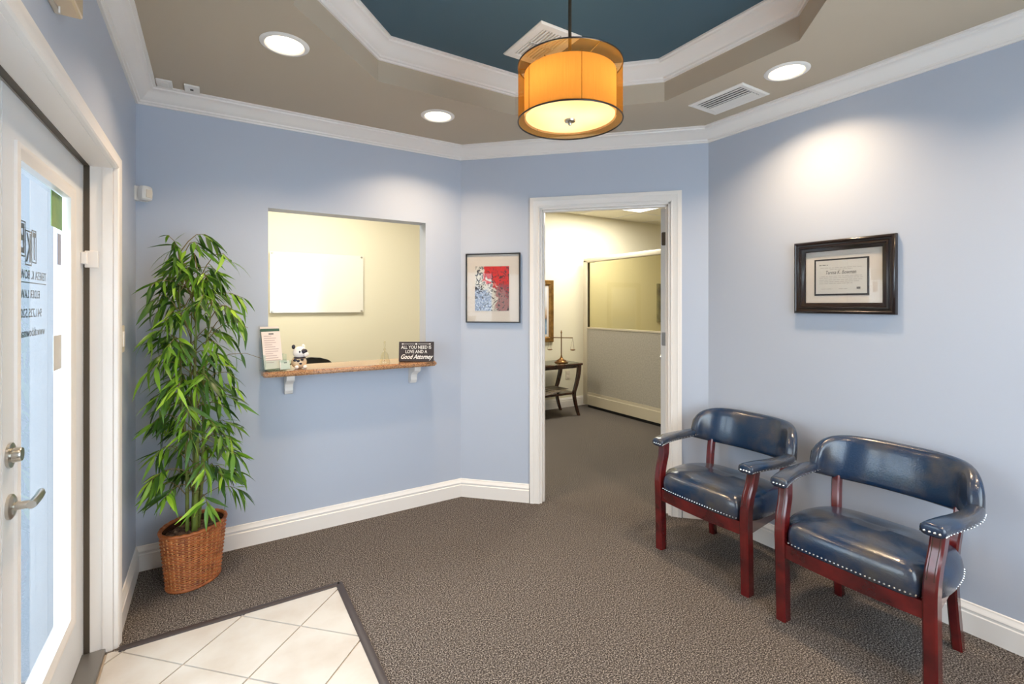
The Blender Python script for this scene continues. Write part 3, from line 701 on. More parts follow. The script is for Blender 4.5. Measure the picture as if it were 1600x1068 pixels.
tb((-.004, -.0066, .034), (.012, -.0061, .040), Mh @ Matrix.Translation((.045, -.055, .006)) @ Matrix.Rotation(math.radians(-20), 4, 'X'), None, 'print_mark', t3, M['ink'])
# ceramic animal pen pot
def ball(m_, c, r, seg=20, ring=12, mi=0):
    m_.lathe([(r[0]*math.sin(PI*i/ring)*1.0, -r[2]*math.cos(PI*i/ring)) for i in range(ring+1)], (0, 0, 0), seg, mi=mi)
    n_ = seg*(ring+1)
    for i in range(len(m_.v)-n_, len(m_.v)): x, y, z = m_.v[i]; m_.v[i] = (c[0]+x, c[1]+y*r[1]/r[0], c[2]+z)
cx, cy = .420, 2.985
t = thing('ceramic_figurine', (cx, cy, z1), 'small white ceramic animal figurine with dark painted patches on the counter', 'figurine')
m = MB(); ball(m, (cx, cy, z1+.036), (.042, .036, .037)); b_ = m.build('body', M['amber_ceramic'], t, smooth=2)
for v in b_.data.vertices: v.co.z = max(v.co.z, .0003)
m = MB(); ball(m, (cx+.004, cy-.008, z1+.092), (.038, .034, .034)); hd_ = m.build('head', M['ceramic'], t, smooth=2)
m = MB(); ball(m, (cx+.032, cy-.030, z1+.082), (.017, .016, .015)); m.build('muzzle', M['ceramic'], hd_, smooth=2)
for sx in (-1, 1):
    m = MB(); ball(m, (cx+sx*.026-.002, cy+.004, z1+.124), (.010, .006, .013)); m.build('ear', M['patch'] if sx < 0 else M['ceramic'], hd_, smooth=2)
    m = MB(); ball(m, (cx+.004+sx*.013+.008, cy-.040, z1+.098), (.005, .003, .007)); m.build('eye', M['patch'], hd_, smooth=2)
m = MB(); ball(m, (cx+.020, cy-.028, z1+.098), (.0215, .016, .017)); m.build('eye_patch', M['patch'], hd_, smooth=2, label='dark painted patch')
m = MB(); m.tube([(cx+.004+.030*math.cos(a), cy-.006+.027*math.sin(a), z1+.063) for a in [2*PI*i/20 for i in range(20)]], .004, 6, closed=True); m.build('collar', M['patch'], t, smooth=True, label='dark collar')
for px_, py_, pz_, s_ in ((-.024, -.028, .05, .008), (-.008, -.034, .046, .007), (.012, -.033, .052, .006), (.004, -.036, .030, .006)):
    m = MB(); ball(m, (cx+px_, cy+py_, z1+pz_), (s_*1.3, .004, s_)); m.build('painted_spot', M['patch'], t, smooth=2)
for sx in (-1, 1):
    m = MB(); ball(m, (cx+sx*.022+.006, cy-.030, z1+.011), (.012, .014, .011)); m.build('paw', M['ceramic'], t, smooth=2)
# glass bell
bx0, by0 = .918, 2.985
t = thing('glass_bell', (bx0, by0, z1), 'clear glass hand bell standing near the sign on the counter', 'bell')
M['bellglass'] = glass_mat('bell_glass', (250, 248, 238), 2.2)
MB().lathe([(.034, .001), (.033, .012), (.026, .030), (.023, .050), (.018, .062), (.008, .070)], (bx0, by0, z1), 28).build('bell_cup', M['bellglass'], t, smooth=True)
MB().lathe([(0, .068), (.006, .070), (.004, .078), (.008, .086), (.004, .094), (.006, .112), (.0045, .122), (.0075, .130), (.004, .138), (0, .142)], (bx0, by0, z1), 16).build('handle', M['bellglass'], t, smooth=True)
m = MB(); m.tube([(bx0, by0, z1+.066), (bx0, by0, z1+.02)], .0012, 6); ball(m, (bx0, by0, z1+.016), (.005, .005, .005)); m.build('clapper', M['nickel'], t, smooth=True)
# sign
t = thing('counter_sign', (1.12, 2.93, z1), 'black wooden sign with white lettering at the right end of the counter', 'sign')
sa = math.radians(-31); Ms = Matrix.Translation((1.108, 2.935, z1)) @ Matrix.Rotation(sa, 4, 'Z')
tilt = Ms @ Matrix.Rotation(math.radians(-5), 4, 'X')
tb((-.111, -.010, .001), (.111, .010, .128), tilt, None, 'board', t, M['signblack'], bev=.002)
ax_ = (tilt.to_3x3() @ Vector((1, 0, 0))); up_ = (tilt.to_3x3() @ Vector((0, 0, 1)))
for s_, sz, zz, sh_, bd, wd in (('ALL YOU NEED IS', .029, .083, 0, .0002, .192), ('LOVE AND A', .029, .055, 0, .0002, .138), ('Good Attorney', .040, .019, .45, .0007, .205)):
    text(s_, sz, tilt @ Vector((0, -.0108, zz)), ax_, up_, M['letter'], t, shear=sh_, bold=bd, width=wd, align='CENTER')
for sx in (-1, 1):
    tb((sx*.012, -.0112, .1125), (sx*.092, -.0102, .1145), tilt, None, 'arrow_ornament', t, M['letter'])
    tb((sx*.082, -.0112, .110), (sx*.092, -.0102, .117), tilt, None, 'arrow_tip', t, M['letter'])
tb((-.006, -.0112, .109), (.006, -.0102, .118), tilt, None, 'centre_ornament', t, M['letter'])

# office chair behind the counter
ox, oy = .66, 3.85
t = thing('office_chair', (ox, oy, 0), 'black office chair behind the counter with only the top of its back showing', 'chair')
m = MB()
for k_ in range(5):
    a = 2*PI*k_/5+.3; m.tube([(ox, oy, .09), (ox+.28*math.cos(a), oy+.28*math.sin(a), .06)], [.022, .014], 8)
m.build('star_base', M['black'], t, smooth=True)
for k_ in range(5):
    a = 2*PI*k_/5+.3; MB().lathe([(0, -.018), (.026, -.018), (.026, .018), (0, .018)], (ox+.28*math.cos(a), oy+.28*math.sin(a), .026), 16, axis='x').build('castor', M['black'], t)
MB().tube([(ox, oy, .08), (ox, oy, .44)], .022, 12).build('gas_column', M['black'], t, smooth=True)
MB().box((ox-.23, oy-.22, .44), (ox+.23, oy+.22, .51), bev=.03).build('seat', M['black'], t, smooth=True)
rg = []
for zz, w_ in ((.56, .16), (.62, .20), (.76, .21), (.86, .18), (.905, .13), (.925, .07), (.930, .02)):
    rg.append([(ox+w_*a, oy+.24+b*.025+.03*a*a*-1, zz) for a, b in ((-1, -1), (-.5, -1.2), (0, -1.25), (.5, -1.2), (1, -1), (1, 1), (.5, 1), (0, 1), (-.5, 1), (-1, 1))])
MB().rings(rg).build('backrest', M['black'], t, smooth=True)
MB().tube(spline([(ox, oy+.15, .45), (ox, oy+.28, .50), (ox, oy+.275, .68)], 5), .016, 8).build('back_bar', M['black'], t, smooth=True)

# whiteboard on the office wall
t = thing('whiteboard', (.878, 4.985, 1.557), 'plain white dry-erase board clipped to the cream office wall', 'whiteboard')
MB().box((.448, 4.972, 1.270), (1.309, 4.980, 1.846), bev=.003).build('board_panel', M['board'], t)
for x in (.47, 1.29):
    for z in (1.285, 1.832):
        MB().lathe([(0, -.036), (.008, -.035), (.010, -.028), (.010, -.0), (0, 0)], (x, 5.0, z), 16, axis='y').build('corner_clip', M['nickel'], t, smooth=True)

# ------------------------------------------------------------------ framed art on the diagonal wall
def art_mat():
    m = bpy.data.materials.new('abstract_print'); m.use_nodes = True; nt = m.node_tree; b = nt.nodes['Principled BSDF']; b.inputs['Roughness'].default_value = .6
    N, L = nt.nodes.new, nt.links.new
    tc = N('ShaderNodeTexCoord'); sp = N('ShaderNodeSeparateXYZ'); L(tc.outputs['Generated'], sp.inputs[0])
    uv = N('ShaderNodeUVMap')
    sp = N('ShaderNodeSeparateXYZ'); L(uv.outputs[0], sp.inputs[0])
    def n(scale, det=4, dist=1.5):
        t_ = N('ShaderNodeTexNoise'); t_.inputs['Scale'].default_value = scale; t_.inputs['Detail'].default_value = det; t_.inputs['Distortion'].default_value = dist; L(uv.outputs[0], t_.inputs['Vector']); return t_
    def ma(op, a, c, cl=False):
        k_ = N('ShaderNodeMath'); k_.operation = op; k_.use_clamp = cl
        for i, q_ in enumerate((a, c)):
            if isinstance(q_, (int, float)): k_.inputs[i].default_value = q_
            else: L(q_, k_.inputs[i])
        return k_.outputs[0]
    def mix(f, a, c):
        k_ = N('ShaderNodeMix'); k_.data_type = 'RGBA'; L(f, k_.inputs[0])
        for i, q_ in ((6, a), (7, c)):
            if isinstance(q_, tuple): k_.inputs[i].default_value = lin(q_)
            else: L(q_, k_.inputs[i])
        return k_.outputs[2]
    U, V = sp.outputs[0], sp.outputs[1]; w1 = n(5).outputs['Fac']; w2 = n(6.5, 6, 3.0).outputs['Fac']; w3 = n(26, 6, 1.5).outputs['Fac']
    def st(x, lo, wdt): return ma('MULTIPLY', ma('SUBTRACT', x, lo), 1/wdt, True)
    col = mix(st(w2, .52, .06), (216, 214, 204), (206, 204, 196))
    blue = ma('MULTIPLY', st(ma('SUBTRACT', ma('MULTIPLY', w1, .4), ma('ADD', V, ma('MULTIPLY', U, .35))), -.42, .1), st(ma('SUBTRACT', .52, U), 0, .06))
    col = mix(ma('MULTIPLY', blue, .9), col, mix(st(w3, .46, .1), (100, 128, 176), (190, 206, 228)))
    red = ma('MULTIPLY', st(ma('ADD', ma('ADD', V, ma('MULTIPLY', U, .55)), ma('MULTIPLY', w1, .5)), 1.10, .05), st(ma('ADD', U, ma('MULTIPLY', w1, .2)), .33, .04))
    col = mix(red, col, mix(st(w2, .56, .1), (212, 34, 34), (160, 26, 34)))
    mar = ma('MULTIPLY', st(ma('ADD', U, ma('MULTIPLY', w1, .4)), .80, .05), st(ma('SUBTRACT', .62, V), 0, .05))
    col = mix(ma('MULTIPLY', mar, .8), col, mix(st(w2, .5, .1), (146, 64, 76), (158, 146, 150)))
    lft = ma('MULTIPLY', st(ma('SUBTRACT', .26, U), 0, .05), st(ma('SUBTRACT', V, .38), 0, .05)); blk = ma('MAXIMUM', ma('MULTIPLY', st(w2, .555, .03), .85), ma('MULTIPLY', lft, st(w2, .49, .03))); col = mix(blk, col, (42, 40, 50))
    L(col, b.inputs['Base Color']); return m
M['art'] = art_mat()
def poster_mat():
    m = bpy.data.materials.new('seascape'); m.use_nodes = True; nt = m.node_tree; b = nt.nodes['Principled BSDF']; b.inputs['Roughness'].default_value = .5
    N, L = nt.nodes.new, nt.links.new; uv = N('ShaderNodeUVMap'); sp = N('ShaderNodeSeparateXYZ'); L(uv.outputs[0], sp.inputs[0])
    no = N('ShaderNodeTexNoise'); no.inputs['Scale'].default_value = 9; no.inputs['Detail'].default_value = 6; L(uv.outputs[0], no.inputs['Vector'])
    k_ = N('ShaderNodeMath'); k_.operation = 'MULTIPLY_ADD'; L(no.outputs['Fac'], k_.inputs[0]); k_.inputs[1].default_value = .25; L(sp.outputs[1], k_.inputs[2])
    r = N('ShaderNodeValToRGB'); e = r.color_ramp.elements; e[0].position = .05; e[0].color = lin((70, 110, 150)); e[1].position = 1; e[1].color = lin((212, 214, 220))
    for p, c in ((.30, (140, 168, 196)), (.44, (80, 104, 120)), (.50, (120, 84, 62)), (.58, (196, 170, 140)), (.75, (206, 204, 208))): x = e.new(p); x.color = lin(c)
    L(k_.outputs[0], r.inputs['Fac']); L(r.outputs['Color'], b.inputs['Base Color']); return m
M['sea'] = poster_mat()
def uvquad(name, P, m_, parent, label=None):
    o = MB().quad(*P).build(name, m_, parent, label=label, weld=False)
    me = o.data; uvl = me.uv_layers.new(name='UVMap'); off = Vector((0, 0, 0)); q_ = parent
    while q_: off += q_.location; q_ = q_.parent
    c_ = {0: (0, 0), 1: (1, 0), 2: (1, 1), 3: (0, 1)}
    for lp in me.loops:
        w_ = Vector(me.vertices[lp.vertex_index].co)+off; k_ = min(range(4), key=lambda i: (Vector(P[i])-w_).length); uvl.data[lp.index].uv = c_[k_]
    return o
t = thing('framed_print', Pd(.236)+(1.46,), 'framed abstract print in red, blue and black with a wide cream mat', 'picture')
a0, a1, b0, b1 = .042, .430, 1.223, 1.703
m = MB(); m.sweep([(a0, b0), (a1, b0), (a1, b1), (a0, b1)], [(0, 0), (0, .022), (.007, .022), (.008, .014), (.008, 0)], mD, closed=True); m.build('frame', M['frameblack'], t)
m = MB(); m.prism([(a0+.006, b0+.006), (a1-.006, b0+.006), (a1-.006, b1-.006), (a0+.006, b1-.006)], .004, .010, mp=mD); m.build('mat_board', M['matb'], t)
pa0, pa1, pb0, pb1 = a0+.065, a0+.065+.245, b0+.082, b0+.082+.308
uvquad('print', [mD(pa0, pb0, .0115), mD(pa1, pb0, .0115), mD(pa1, pb1, .0115), mD(pa0, pb1, .0115)], M['art'], t)
m = MB(); m.prism([(a0+.006, b0+.006), (a1-.006, b0+.006), (a1-.006, b1-.006), (a0+.006, b1-.006)], .0145, .0165, mp=mD); m.build('glazing', M['picglass'], t)

# ------------------------------------------------------------------ certificate on the right wall
mR = lambda a, b, h: (XR-h, a, b)
cy0, cy1, cz0, cz1 = .921, 1.370, 1.301, 1.672
t = thing('framed_certificate', (XR, 1.145, 1.486), 'certificate in a wide stepped espresso wood frame above the chairs', 'picture')
m = MB(); m.sweep([(cy0, cz0), (cy1, cz0), (cy1, cz1), (cy0, cz1)], [(0, 0), (0, .018), (.004, .026), (.012, .030), (.018, .024), (.024, .022), (.027, .027), (.034, .028), (.038, .020), (.048, .016), (.055, .012), (.055, 0)], mR, closed=True)
m.build('frame', M['frameesp'], t, smooth=True)
def rq(a, b, c, d, h, name, mm, par, **k_):
    q_ = MB(); q_.prism([(a, c), (b, c), (b, d), (a, d)], h-.003, h, mp=mR); return q_.build(name, mm, par, **k_)
rq(cy0+.05, cy1-.05, cz0+.05, cz1-.05, .007, 'mat_board', M['matb'], t)
rq(1.030, 1.274, 1.393, 1.577, .0085, 'inner_mat', M['matdark'], t, label='charcoal inner mat')
rq(1.039, 1.266, 1.402, 1.569, .0095, 'certificate_sheet', M['paper'], t)
text('Teresa K. Bowman', .026, (XR-.0098, 1.153, 1.500), (0, -1, 0), (0, 0, 1), M['ink'], t, shear=.3, align='CENTER', width=.135, ext=.0002)
random.seed(3)
for zz, y_s, y_e in ((1.545, 1.25, 1.21), (1.530, 1.245, 1.055), (1.522, 1.20, 1.10), (1.488, 1.24, 1.06), (1.480, 1.25, 1.055), (1.470, 1.25, 1.06), (1.461, 1.25, 1.07), (1.452, 1.25, 1.10), (1.425, 1.24, 1.19), (1.425, 1.16, 1.12)):
    y = y_s
    m = MB()
    while y > y_e:
        w_ = random.uniform(.008, .022); m.box((XR-.0099, max(y-w_, y_e-.001), zz), (XR-.0095, y, zz+.0028)); y -= w_+.004
    m.build('print_line', M['inkfaint'] if zz < 1.54 else M['ink'], t, weld=False)
rq(1.066, 1.082, 1.424, 1.434, .0099, 'seal', M['ink'], t)
MB().box((XR-.0125, cy0+.05, cz0+.05), (XR-.0115, cy1-.05, cz1-.05)).build('glazing', M['picglass'], t)

# ------------------------------------------------------------------ office furniture through the doorway
# console table
tx0_, tx1_, ty0_, ty1_ = 2.92, 3.83, 4.50, 4.93; tz = .640
t = thing('console_table', (3.4, 4.7, 0), 'dark wood console table with curved sabre legs against the cream wall', 'table')
m = MB(); m.box((tx0_, ty0_, tz-.026), (tx1_, ty1_, tz), bev=.006); m.build('table_top', M['darkwood'], t, smooth=True)
MB().box((tx0_+.04, ty0_+.03, tz-.0), (tx1_-.04, ty1_-.03, tz+.004)).build('glass_inlay', M['acrylic'], t)
m = MB(); ap = tz-.026
m.box((tx0_+.04, ty0_+.02, ap-.03), (tx1_-.04, ty0_+.04, ap)); m.box((tx0_+.04, ty1_-.04, ap-.03), (tx1_-.04, ty1_-.02, ap)); m.box((tx0_+.04, ty0_+.02, ap-.03), (tx0_+.06, ty1_-.02, ap)); m.box((tx1_-.06, ty0_+.02, ap-.03), (tx1_-.04, ty1_-.02, ap))
m.build('apron', M['darkwood'], t, weld=False)
for sx, X0 in ((-1, tx0_+.05), (1, tx1_-.05)):
    for Y0 in (ty0_+.035, ty1_-.035):
        pth = spline([(X0+sx*.015, Y0, ap), (X0+sx*.004, Y0, .50), (X0-sx*.035, Y0, .36), (X0-sx*.062, Y0, .285), (X0-sx*.052, Y0, .20), (X0-sx*.02, Y0, .08), (X0+sx*.01, Y0, 0)], 4)
        rg = []
        for i, p in enumerate(pth):
            k_ = i/len(pth); hw = .021-.007*k_
            rg.append([(p.x-hw, p.y-hw, p.z), (p.x+hw, p.y-hw, p.z), (p.x+hw, p.y+hw, p.z), (p.x-hw, p.y+hw, p.z)])
        MB().rings(rg).build('leg', M['darkwood'], t, smooth=True)
MB().box((tx0_+.10, ty0_+.03, .265), (tx1_-.10, ty1_-.03, .292), bev=.004).build('lower_shelf', M['darkwood'], t)
random.seed(5)
for i in range(5):
    x = 3.34+i*.048; y = 4.66+random.uniform(-.02, .02); a = random.uniform(-.35, .35)
    lab = ['lowest and leftmost magazine on the lower shelf of the console', 'second magazine from the left on the console shelf', 'middle magazine of the fanned row on the console shelf', 'second magazine from the right on the console shelf', 'rightmost magazine, topmost of the fanned row on the console shelf'][i]
    o = thing('magazine', (x, y, .292+i*.009), lab, 'magazine', group='magazines on the console shelf')
    R_ = Matrix.Translation((x, y, .2925+i*.009)) @ Matrix.Rotation(a, 4, 'Z')
    tb((-.105, -.135, .0008), (.105, .135, .0068), R_, None, 'pages', o, M['leaflet']); 
    tb((-.107, -.137, .0068), (.107, .137, .0078), R_, None, 'cover', o, (M['mag'], M['mag2'])[i % 2])
# balance scales
sx_, sy_ = 3.620, 4.66; z0 = tz+.004
t = thing('balance_scales', (sx_, sy_, z0), 'antique brass scales of justice standing on the console table', 'scales')
MB().lathe([(0, 0), (.082, 0), (.084, .008), (.070, .014), (.060, .020), (.056, .030), (.044, .034), (.022, .048), (.012, .066), (.008, .09), (0, .09)], (sx_, sy_, z0), 32).build('base', M['brass'], t, smooth=True)
MB().tube([(sx_, sy_, z0+.06), (sx_, sy_, z0+.36)], .0065, 10).lathe([(0, .355), (.010, .358), (.011, .368), (.005, .376), (.007, .386), (0, .394)], (sx_, sy_, z0), 16).build('pillar', M['brass'], t, smooth=True)
bd_ = Vector((.8483, -.5294, 0))
e0 = Vector((sx_, sy_, z0+.305))-bd_*.14; e1 = Vector((sx_, sy_, z0+.300))+bd_*.14
MB().tube([e0, e1], .0055, 8).build('beam', M['brass'], t, smooth=True)
for e in (e0, e1):
    MB().lathe([(0, -.002), (.018, 0), (.030, .005), (.034, .012), (.033, .012), (.028, .007), (0, .002)], (e.x, e.y, e.z-.155), 24).build('pan', M['brass'], t, smooth=True)
    m = MB()
    for k_ in range(3):
        a = 2*PI*k_/3+.5; m.tube([(e.x, e.y, e.z-.008), (e.x+.032*math.cos(a), e.y+.032*math.sin(a), e.z-.144)], .001, 5)
    m.build('chain', M['brass'], t)
# gold framed seascape
gx0_, gx1_, gz0_, gz1_ = 3.10, 3.742, .870, 1.666
t = thing('framed_seascape', (3.42, 5.0, 1.27), 'gold framed seascape picture partly hidden behind the door casing', 'picture')
mB = lambda a, b, h: (a, 5.0-h, b)
m = MB(); m.sweep([(gx0_, gz0_), (gx1_, gz0_), (gx1_, gz1_), (gx0_, gz1_)], [(0, 0), (0, .022), (.008, .030), (.030, .026), (.052, .030), (.062, .020), (.070, .010), (.070, 0)], mB, closed=True); m.build('frame', M['gold'], t, smooth=True)
m = MB(); m.prism([(gx0_+.06, gz0_+.06), (gx1_-.06, gz0_+.06), (gx1_-.06, gz1_-.06), (gx0_+.06, gz1_-.06)], .004, .007, mp=mB); m.build('mat_board', M['matb'], t)
uvquad('picture_sheet', [mB(gx0_+.10, gz0_+.10, .008), mB(gx1_-.10, gz0_+.10, .008), mB(gx1_-.10, gz1_-.10, .008), mB(gx0_+.10, gz1_-.10, .008)], M['sea'], t)
# small canvas seen through the partition glass
t = thing('framed_canvas', (5.9, 5.0, 1.38), 'small muted canvas seen through the partition glass', 'picture')
MB().box((5.70, 4.97, 1.09), (6.15, 5.0, 1.67), bev=.004).build('canvas', mat('muted_canvas', (150, 146, 122), .7, var=((84, 76, 60), 7)), t)
# outlet by the table
t = thing('wall_outlet', (3.99, 5.0, .42), 'small ivory outlet on the cream wall right of the console table', 'outlet')
MB().box((3.955, 4.994, .363), (4.025, 5.0, .477), bev=.002).build('plate', M['ivory'], t)
for z in (.395, .445): MB().box((3.972, 4.991, z-.014), (4.008, 4.9945, z+.014), bev=.001).build('socket', M['ivory'], t)
# cubicle partition
XP = 4.20
t = thing('office_partition', (XP, 4.0, 0), 'putty framed cubicle partition with a glass top and grey fabric panel', 'partition')
mp_ = lambda a, b, h: (XP+h, a, b)
def pbox(a0, a1, b0, b1, h0, h1, nm, mm, bev=0, **k_): return MB().box((XP+h0, a0, b0), (XP+h1, a1, b1), bev=bev).build(nm, mm, t, **k_)
py0, py1 = 2.95, 4.925
pbox(py1-.075, py1, .03, 1.94, -.012, .05, 'end_post', M['panelmetal'], .01, smooth=True)
pbox(py0, py0+.06, .03, 1.94, -.012, .05, 'end_post', M['panelmetal'], .01, smooth=True)
pbox(py0, py1-.005, 1.905, 1.965, -.012, .05, 'top_rail', M['panelmetal'], .012, smooth=True)
pbox(py0+.06, py1-.08, 1.035, 1.055, -.004, .044, 'middle_rail', M['panelmetal'])
pbox(py0+.06, py1-.08, .20, 1.035, 0, .04, 'fabric_panel', M['fabricpanel'], .004)
pbox(py0+.06, py1-.08, .165, .20, -.004, .044, 'lower_rail', M['panelmetal'])
pbox(py0+.06, py1-.08, .035, .165, -.010, .048, 'raceway', M['panelmetal'], .004)
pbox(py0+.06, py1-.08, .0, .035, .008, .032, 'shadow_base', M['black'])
pbox(py0+.06, py1-.08, 1.055, 1.905, .017, .023, 'glass_pane', M['glass_tint'])
pbox(py1-.085, py1-.078, 1.055, 1.905, .004, .036, 'glazing_gasket', M['bronze'])
# closed office door on the far wall beyond the glass
m = MB(); m.sweep([(4.62+.35, 0), (4.62+.35, 2.0), (5.42+.1, 2.0), (5.42+.1, 0)], CP, lambda a, b, h: (a, 5.0-h, b))

# ------------------------------------------------------------------ guest chairs
def rectpath(pts, wx, wy, chamf=.006):
    rg = []
    for i, (x, y, z, *k_) in enumerate(pts):
        ww = wx*(k_[0] if k_ else 1)/2; hh = wy*(k_[0] if k_ else 1)/2; c_ = chamf
        rg.append([(x+a, y+b, z) for a, b in ((-ww, -hh+c_), (-ww+c_, -hh), (ww-c_, -hh), (ww, -hh+c_), (ww, hh-c_), (ww-c_, hh), (-ww+c_, hh), (-ww, hh-c_))])
    return MB().rings(rg)
def make_chair(lab):
    """front faces -X, origin on the floor under the seat centre"""
    r = thing('guest_armchair', (0, 0, 0), lab, 'chair', group='captain chairs along the right wall')
    for s in (-1, 1):
        pts = spline([(-.185, s*.252, 0), (-.188, s*.252, .15), (-.193, s*.252, .30), (-.194, s*.253, .38), (-.182, s*.255, .45), (-.160, s*.258, .51), (-.150, s*.262, .57), (-.152, s*.264, .595)], 4)
        rectpath([(p.x, p.y, p.z) for p in pts], .050, .042).build('front_leg', M['wood'], r, smooth=True)
        m_ = MB()
        for dy in (-.010, .010):
            m_.tube([(p.x-.0250, p.y+dy, p.z) for p in pts[14:-1]], .0012, 4)
        m_.build('reeding', M['darkwood'], r)
        pts = spline([(.215, s*.210, 0), (.190, s*.205, .16), (.175, s*.203, .30), (.182, s*.208, .42), (.204, s*.216, .515), (.215, s*.218, .558)], 4)
        rectpath([(p.x, p.y, p.z) for p in pts], .040, .034).build('rear_leg', M['wood'], r, smooth=True)
    m_ = MB(); n_ = 8; rg = []
    for i in range(n_+1):
        y = -.235+.47*i/n_; x = -.196-.012*(1-(2*i/n_-1)**2)
        rg.append([(x-.011, y, .275), (x+.011, y, .275), (x+.011, y, .335), (x-.011, y, .335)])
    m_.rings(rg).build('front_rail', M['wood'], r, smooth=True)
    for s in (-1, 1): MB().add([(-.18, s*.258, .275), (-.18, s*.238, .275), (.18, s*.195, .275), (.18, s*.215, .275), (-.18, s*.258, .335), (-.18, s*.238, .335), (.18, s*.195, .335), (.18, s*.215, .335)],
        [(0,3,2,1),(4,5,6,7),(0,1,5,4),(1,2,6,5),(2,3,7,6),(3,0,4,7)]).build('side_rail', M['wood'], r)
    MB().box((.165, -.20, .275), (.185, .20, .335)).build('rear_rail', M['wood'], r)
    # seat cushion
    half = [(-.222, 0), (-.220, .12), (-.212, .205), (-.178, .228), (-.135, .262), (-.06, .272), (.04, .266), (.12, .246), (.175, .210), (.205, .13), (.212, 0)]
    ctl = [(x, y, 0) for x, y in half]+[(x, -y, 0) for x, y in half[-2:0:-1]]
    ol = spline(ctl, 5, closed=True)
    rg = []
    for sc, z in ((.90, .330), (.985, .333), (1.0, .340), (1.012, .360), (1.012, .385), (.995, .408), (.95, .426), (.86, .440), (.72, .449), (.5, .455), (.25, .458), (.02, .459)):
        rg.append([((p.x-.0)*sc, p.y*sc, z-(0 if z < .35 else .012*max(0, p.x)/.2)) for p in ol])
    MB().rings(rg).build('seat_cushion', M['leather'], r, smooth=2)
    m_ = MB()
    for i in range(30):
        y = -.215+.43*i/29; x = -.2255+.010*(y/.215)**4
        m_.lathe([(0, -.0035), (.0025, -.003), (.0042, 0)], (x+.0015, y, .347), 8, axis='x')
    for s in (-1, 1):
        for i in range(14):
            x = -.12+.27*i/13; y = s*(.271-.0*x-.9*max(0, x+.02)**2-.35*max(0, -.05-x)**1.0*.3)
            m_.lathe([(0, .0035*s), (.0025, .003*s), (.0042, 0)], (x, y, .347), 8, axis='y')
    m_.build('seat_nailheads', M['nail'], r, kind='stuff', weld=False)
    # barrel back
    rg = []; N_ = 36
    for i in range(N_+1):
        u = -1+2*i/N_; th__ = u*math.radians(76)
        x = .045+.225*abs(math.cos(th__))**.75; y = .292*math.copysign(abs(math.sin(th__))**.82, u)
        zt = .598+.140*max(0, 1-abs(u)**5.0)**.5; zb = .533+.030*abs(u)**3
        if i in (0, N_): zt = zb+.045
        zc, hh = (zt+zb)/2, (zt-zb)/2; nx, ny = math.cos(th__)*.9, math.sin(th__)
        l_ = math.hypot(nx, ny); nx /= l_; ny /= l_; tk = .026 if 0 < i < N_ else .016
        ring = []
        for k_ in range(20):
            a = 2*PI*k_/20; ca, sa_ = math.cos(a), math.sin(a)
            d_ = tk*math.copysign(abs(ca)**.7, ca); z_ = hh*math.copysign(abs(sa_)**.55, sa_)
            leanx = .030*(zc+z_-.6)/.14*(1-abs(u)**3)
            ring.append((x+nx*d_+leanx, y+ny*d_, zc+z_))
        rg.append(ring)
    MB().rings(rg).build('barrel_back', M['leather'], r, smooth=2)
    for s in (-1, 1):
        rg = []; pp = spline([(.135, s*.283, .590), (.06, s*.290, .588), (-.04, s*.286, .590), (-.12, s*.274, .592), (-.185, s*.262, .590), (-.212, s*.258, .586)], 4)
        for i, p in enumerate(pp):
            k_ = i/(len(pp)-1); hw = .026+.010*math.sin(min(1, k_*1.3)*PI/2); ht = .021
            if i == 0: hw *= .8; ht *= .8
            if i == len(pp)-1: hw *= .72; ht *= .62
            ring = []
            for q_ in range(14):
                a = 2*PI*q_/14; ca, sa_ = math.cos(a), math.sin(a)
                ring.append((p.x, p.y+hw*math.copysign(abs(ca)**.6, ca), p.z+ht*math.copysign(abs(sa_)**.7, sa_)))
            rg.append(ring)
        arm_ = MB().rings(rg).build('arm_pad', M['leather'], r, smooth=2)
        m_ = MB()
        for i in range(18):
            p = pp[min(len(pp)-2, int(i/18*(len(pp)-1)))+0]; q2 = pp[min(len(pp)-1, int(i/18*(len(pp)-1))+1)]; f_ = i/18*(len(pp)-1)-int(i/18*(len(pp)-1)); p = p.lerp(q2, f_)
            k_ = i/18; hw = .026+.010*math.sin(min(1, k_*1.3)*PI/2)
            for sg in (-1, 1): m_.lathe([(0, .0032*sg), (.002, .0024*sg), (.0034, 0)], (p.x, p.y+sg*hw*.985, p.z-.010), 8, axis='y')
        for i in range(4): m_.lathe([(0, -.0040), (.003, -.003), (.0048, 0)], (-.2125, s*.258-.021+.014*i, .581), 8, axis='x')
        m_.build('arm_nailheads', M['nail'], r, kind='stuff', weld=False)
    return r
ch1 = make_chair('navy leather armchair with cherry wood legs nearest the doorway')
ch2 = copy_tree(ch1)
ch1.location = (2.295, 1.566, 0); ch2.location = (2.262, .878, 0)
tag(ch2, 'navy leather armchair with cherry wood legs nearest the viewer, right of the other')

# ------------------------------------------------------------------ bamboo plant in a wicker basket
random.seed(11)
qx, qy = -.078, 2.825
bk = thing('wicker_basket', (qx, qy, 0), 'oval woven wicker basket on the carpet in the corner', 'basket')
ang = math.radians(48)
def oval(a, k_, dr=0):
    """k_ 0 at the base, 1 at the rim"""
    A, B = .118+.030*k_+dr, .092+.022*k_+dr; x, y = A*math.cos(a), B*math.sin(a)
    return (qx+x*math.cos(ang)-y*math.sin(ang), qy+x*math.sin(ang)+y*math.cos(ang))
BH = .268
ns = 34
m = MB()
rows = 30
for r_ in range(rows):
    z = .008+BH*(r_+.5)/rows; k_ = z/BH; pts = []
    for i in range(ns*4):
        a = 2*PI*i/(ns*4); ph_ = math.cos(a*ns/2+(PI if (r_//1) % 2 else 0))
        x, y = oval(a, k_, .004+.0024*ph_); pts.append((x, y, z+.0012*math.sin(a*7+r_)))
    m.tube(pts, .0043, 5, closed=True)
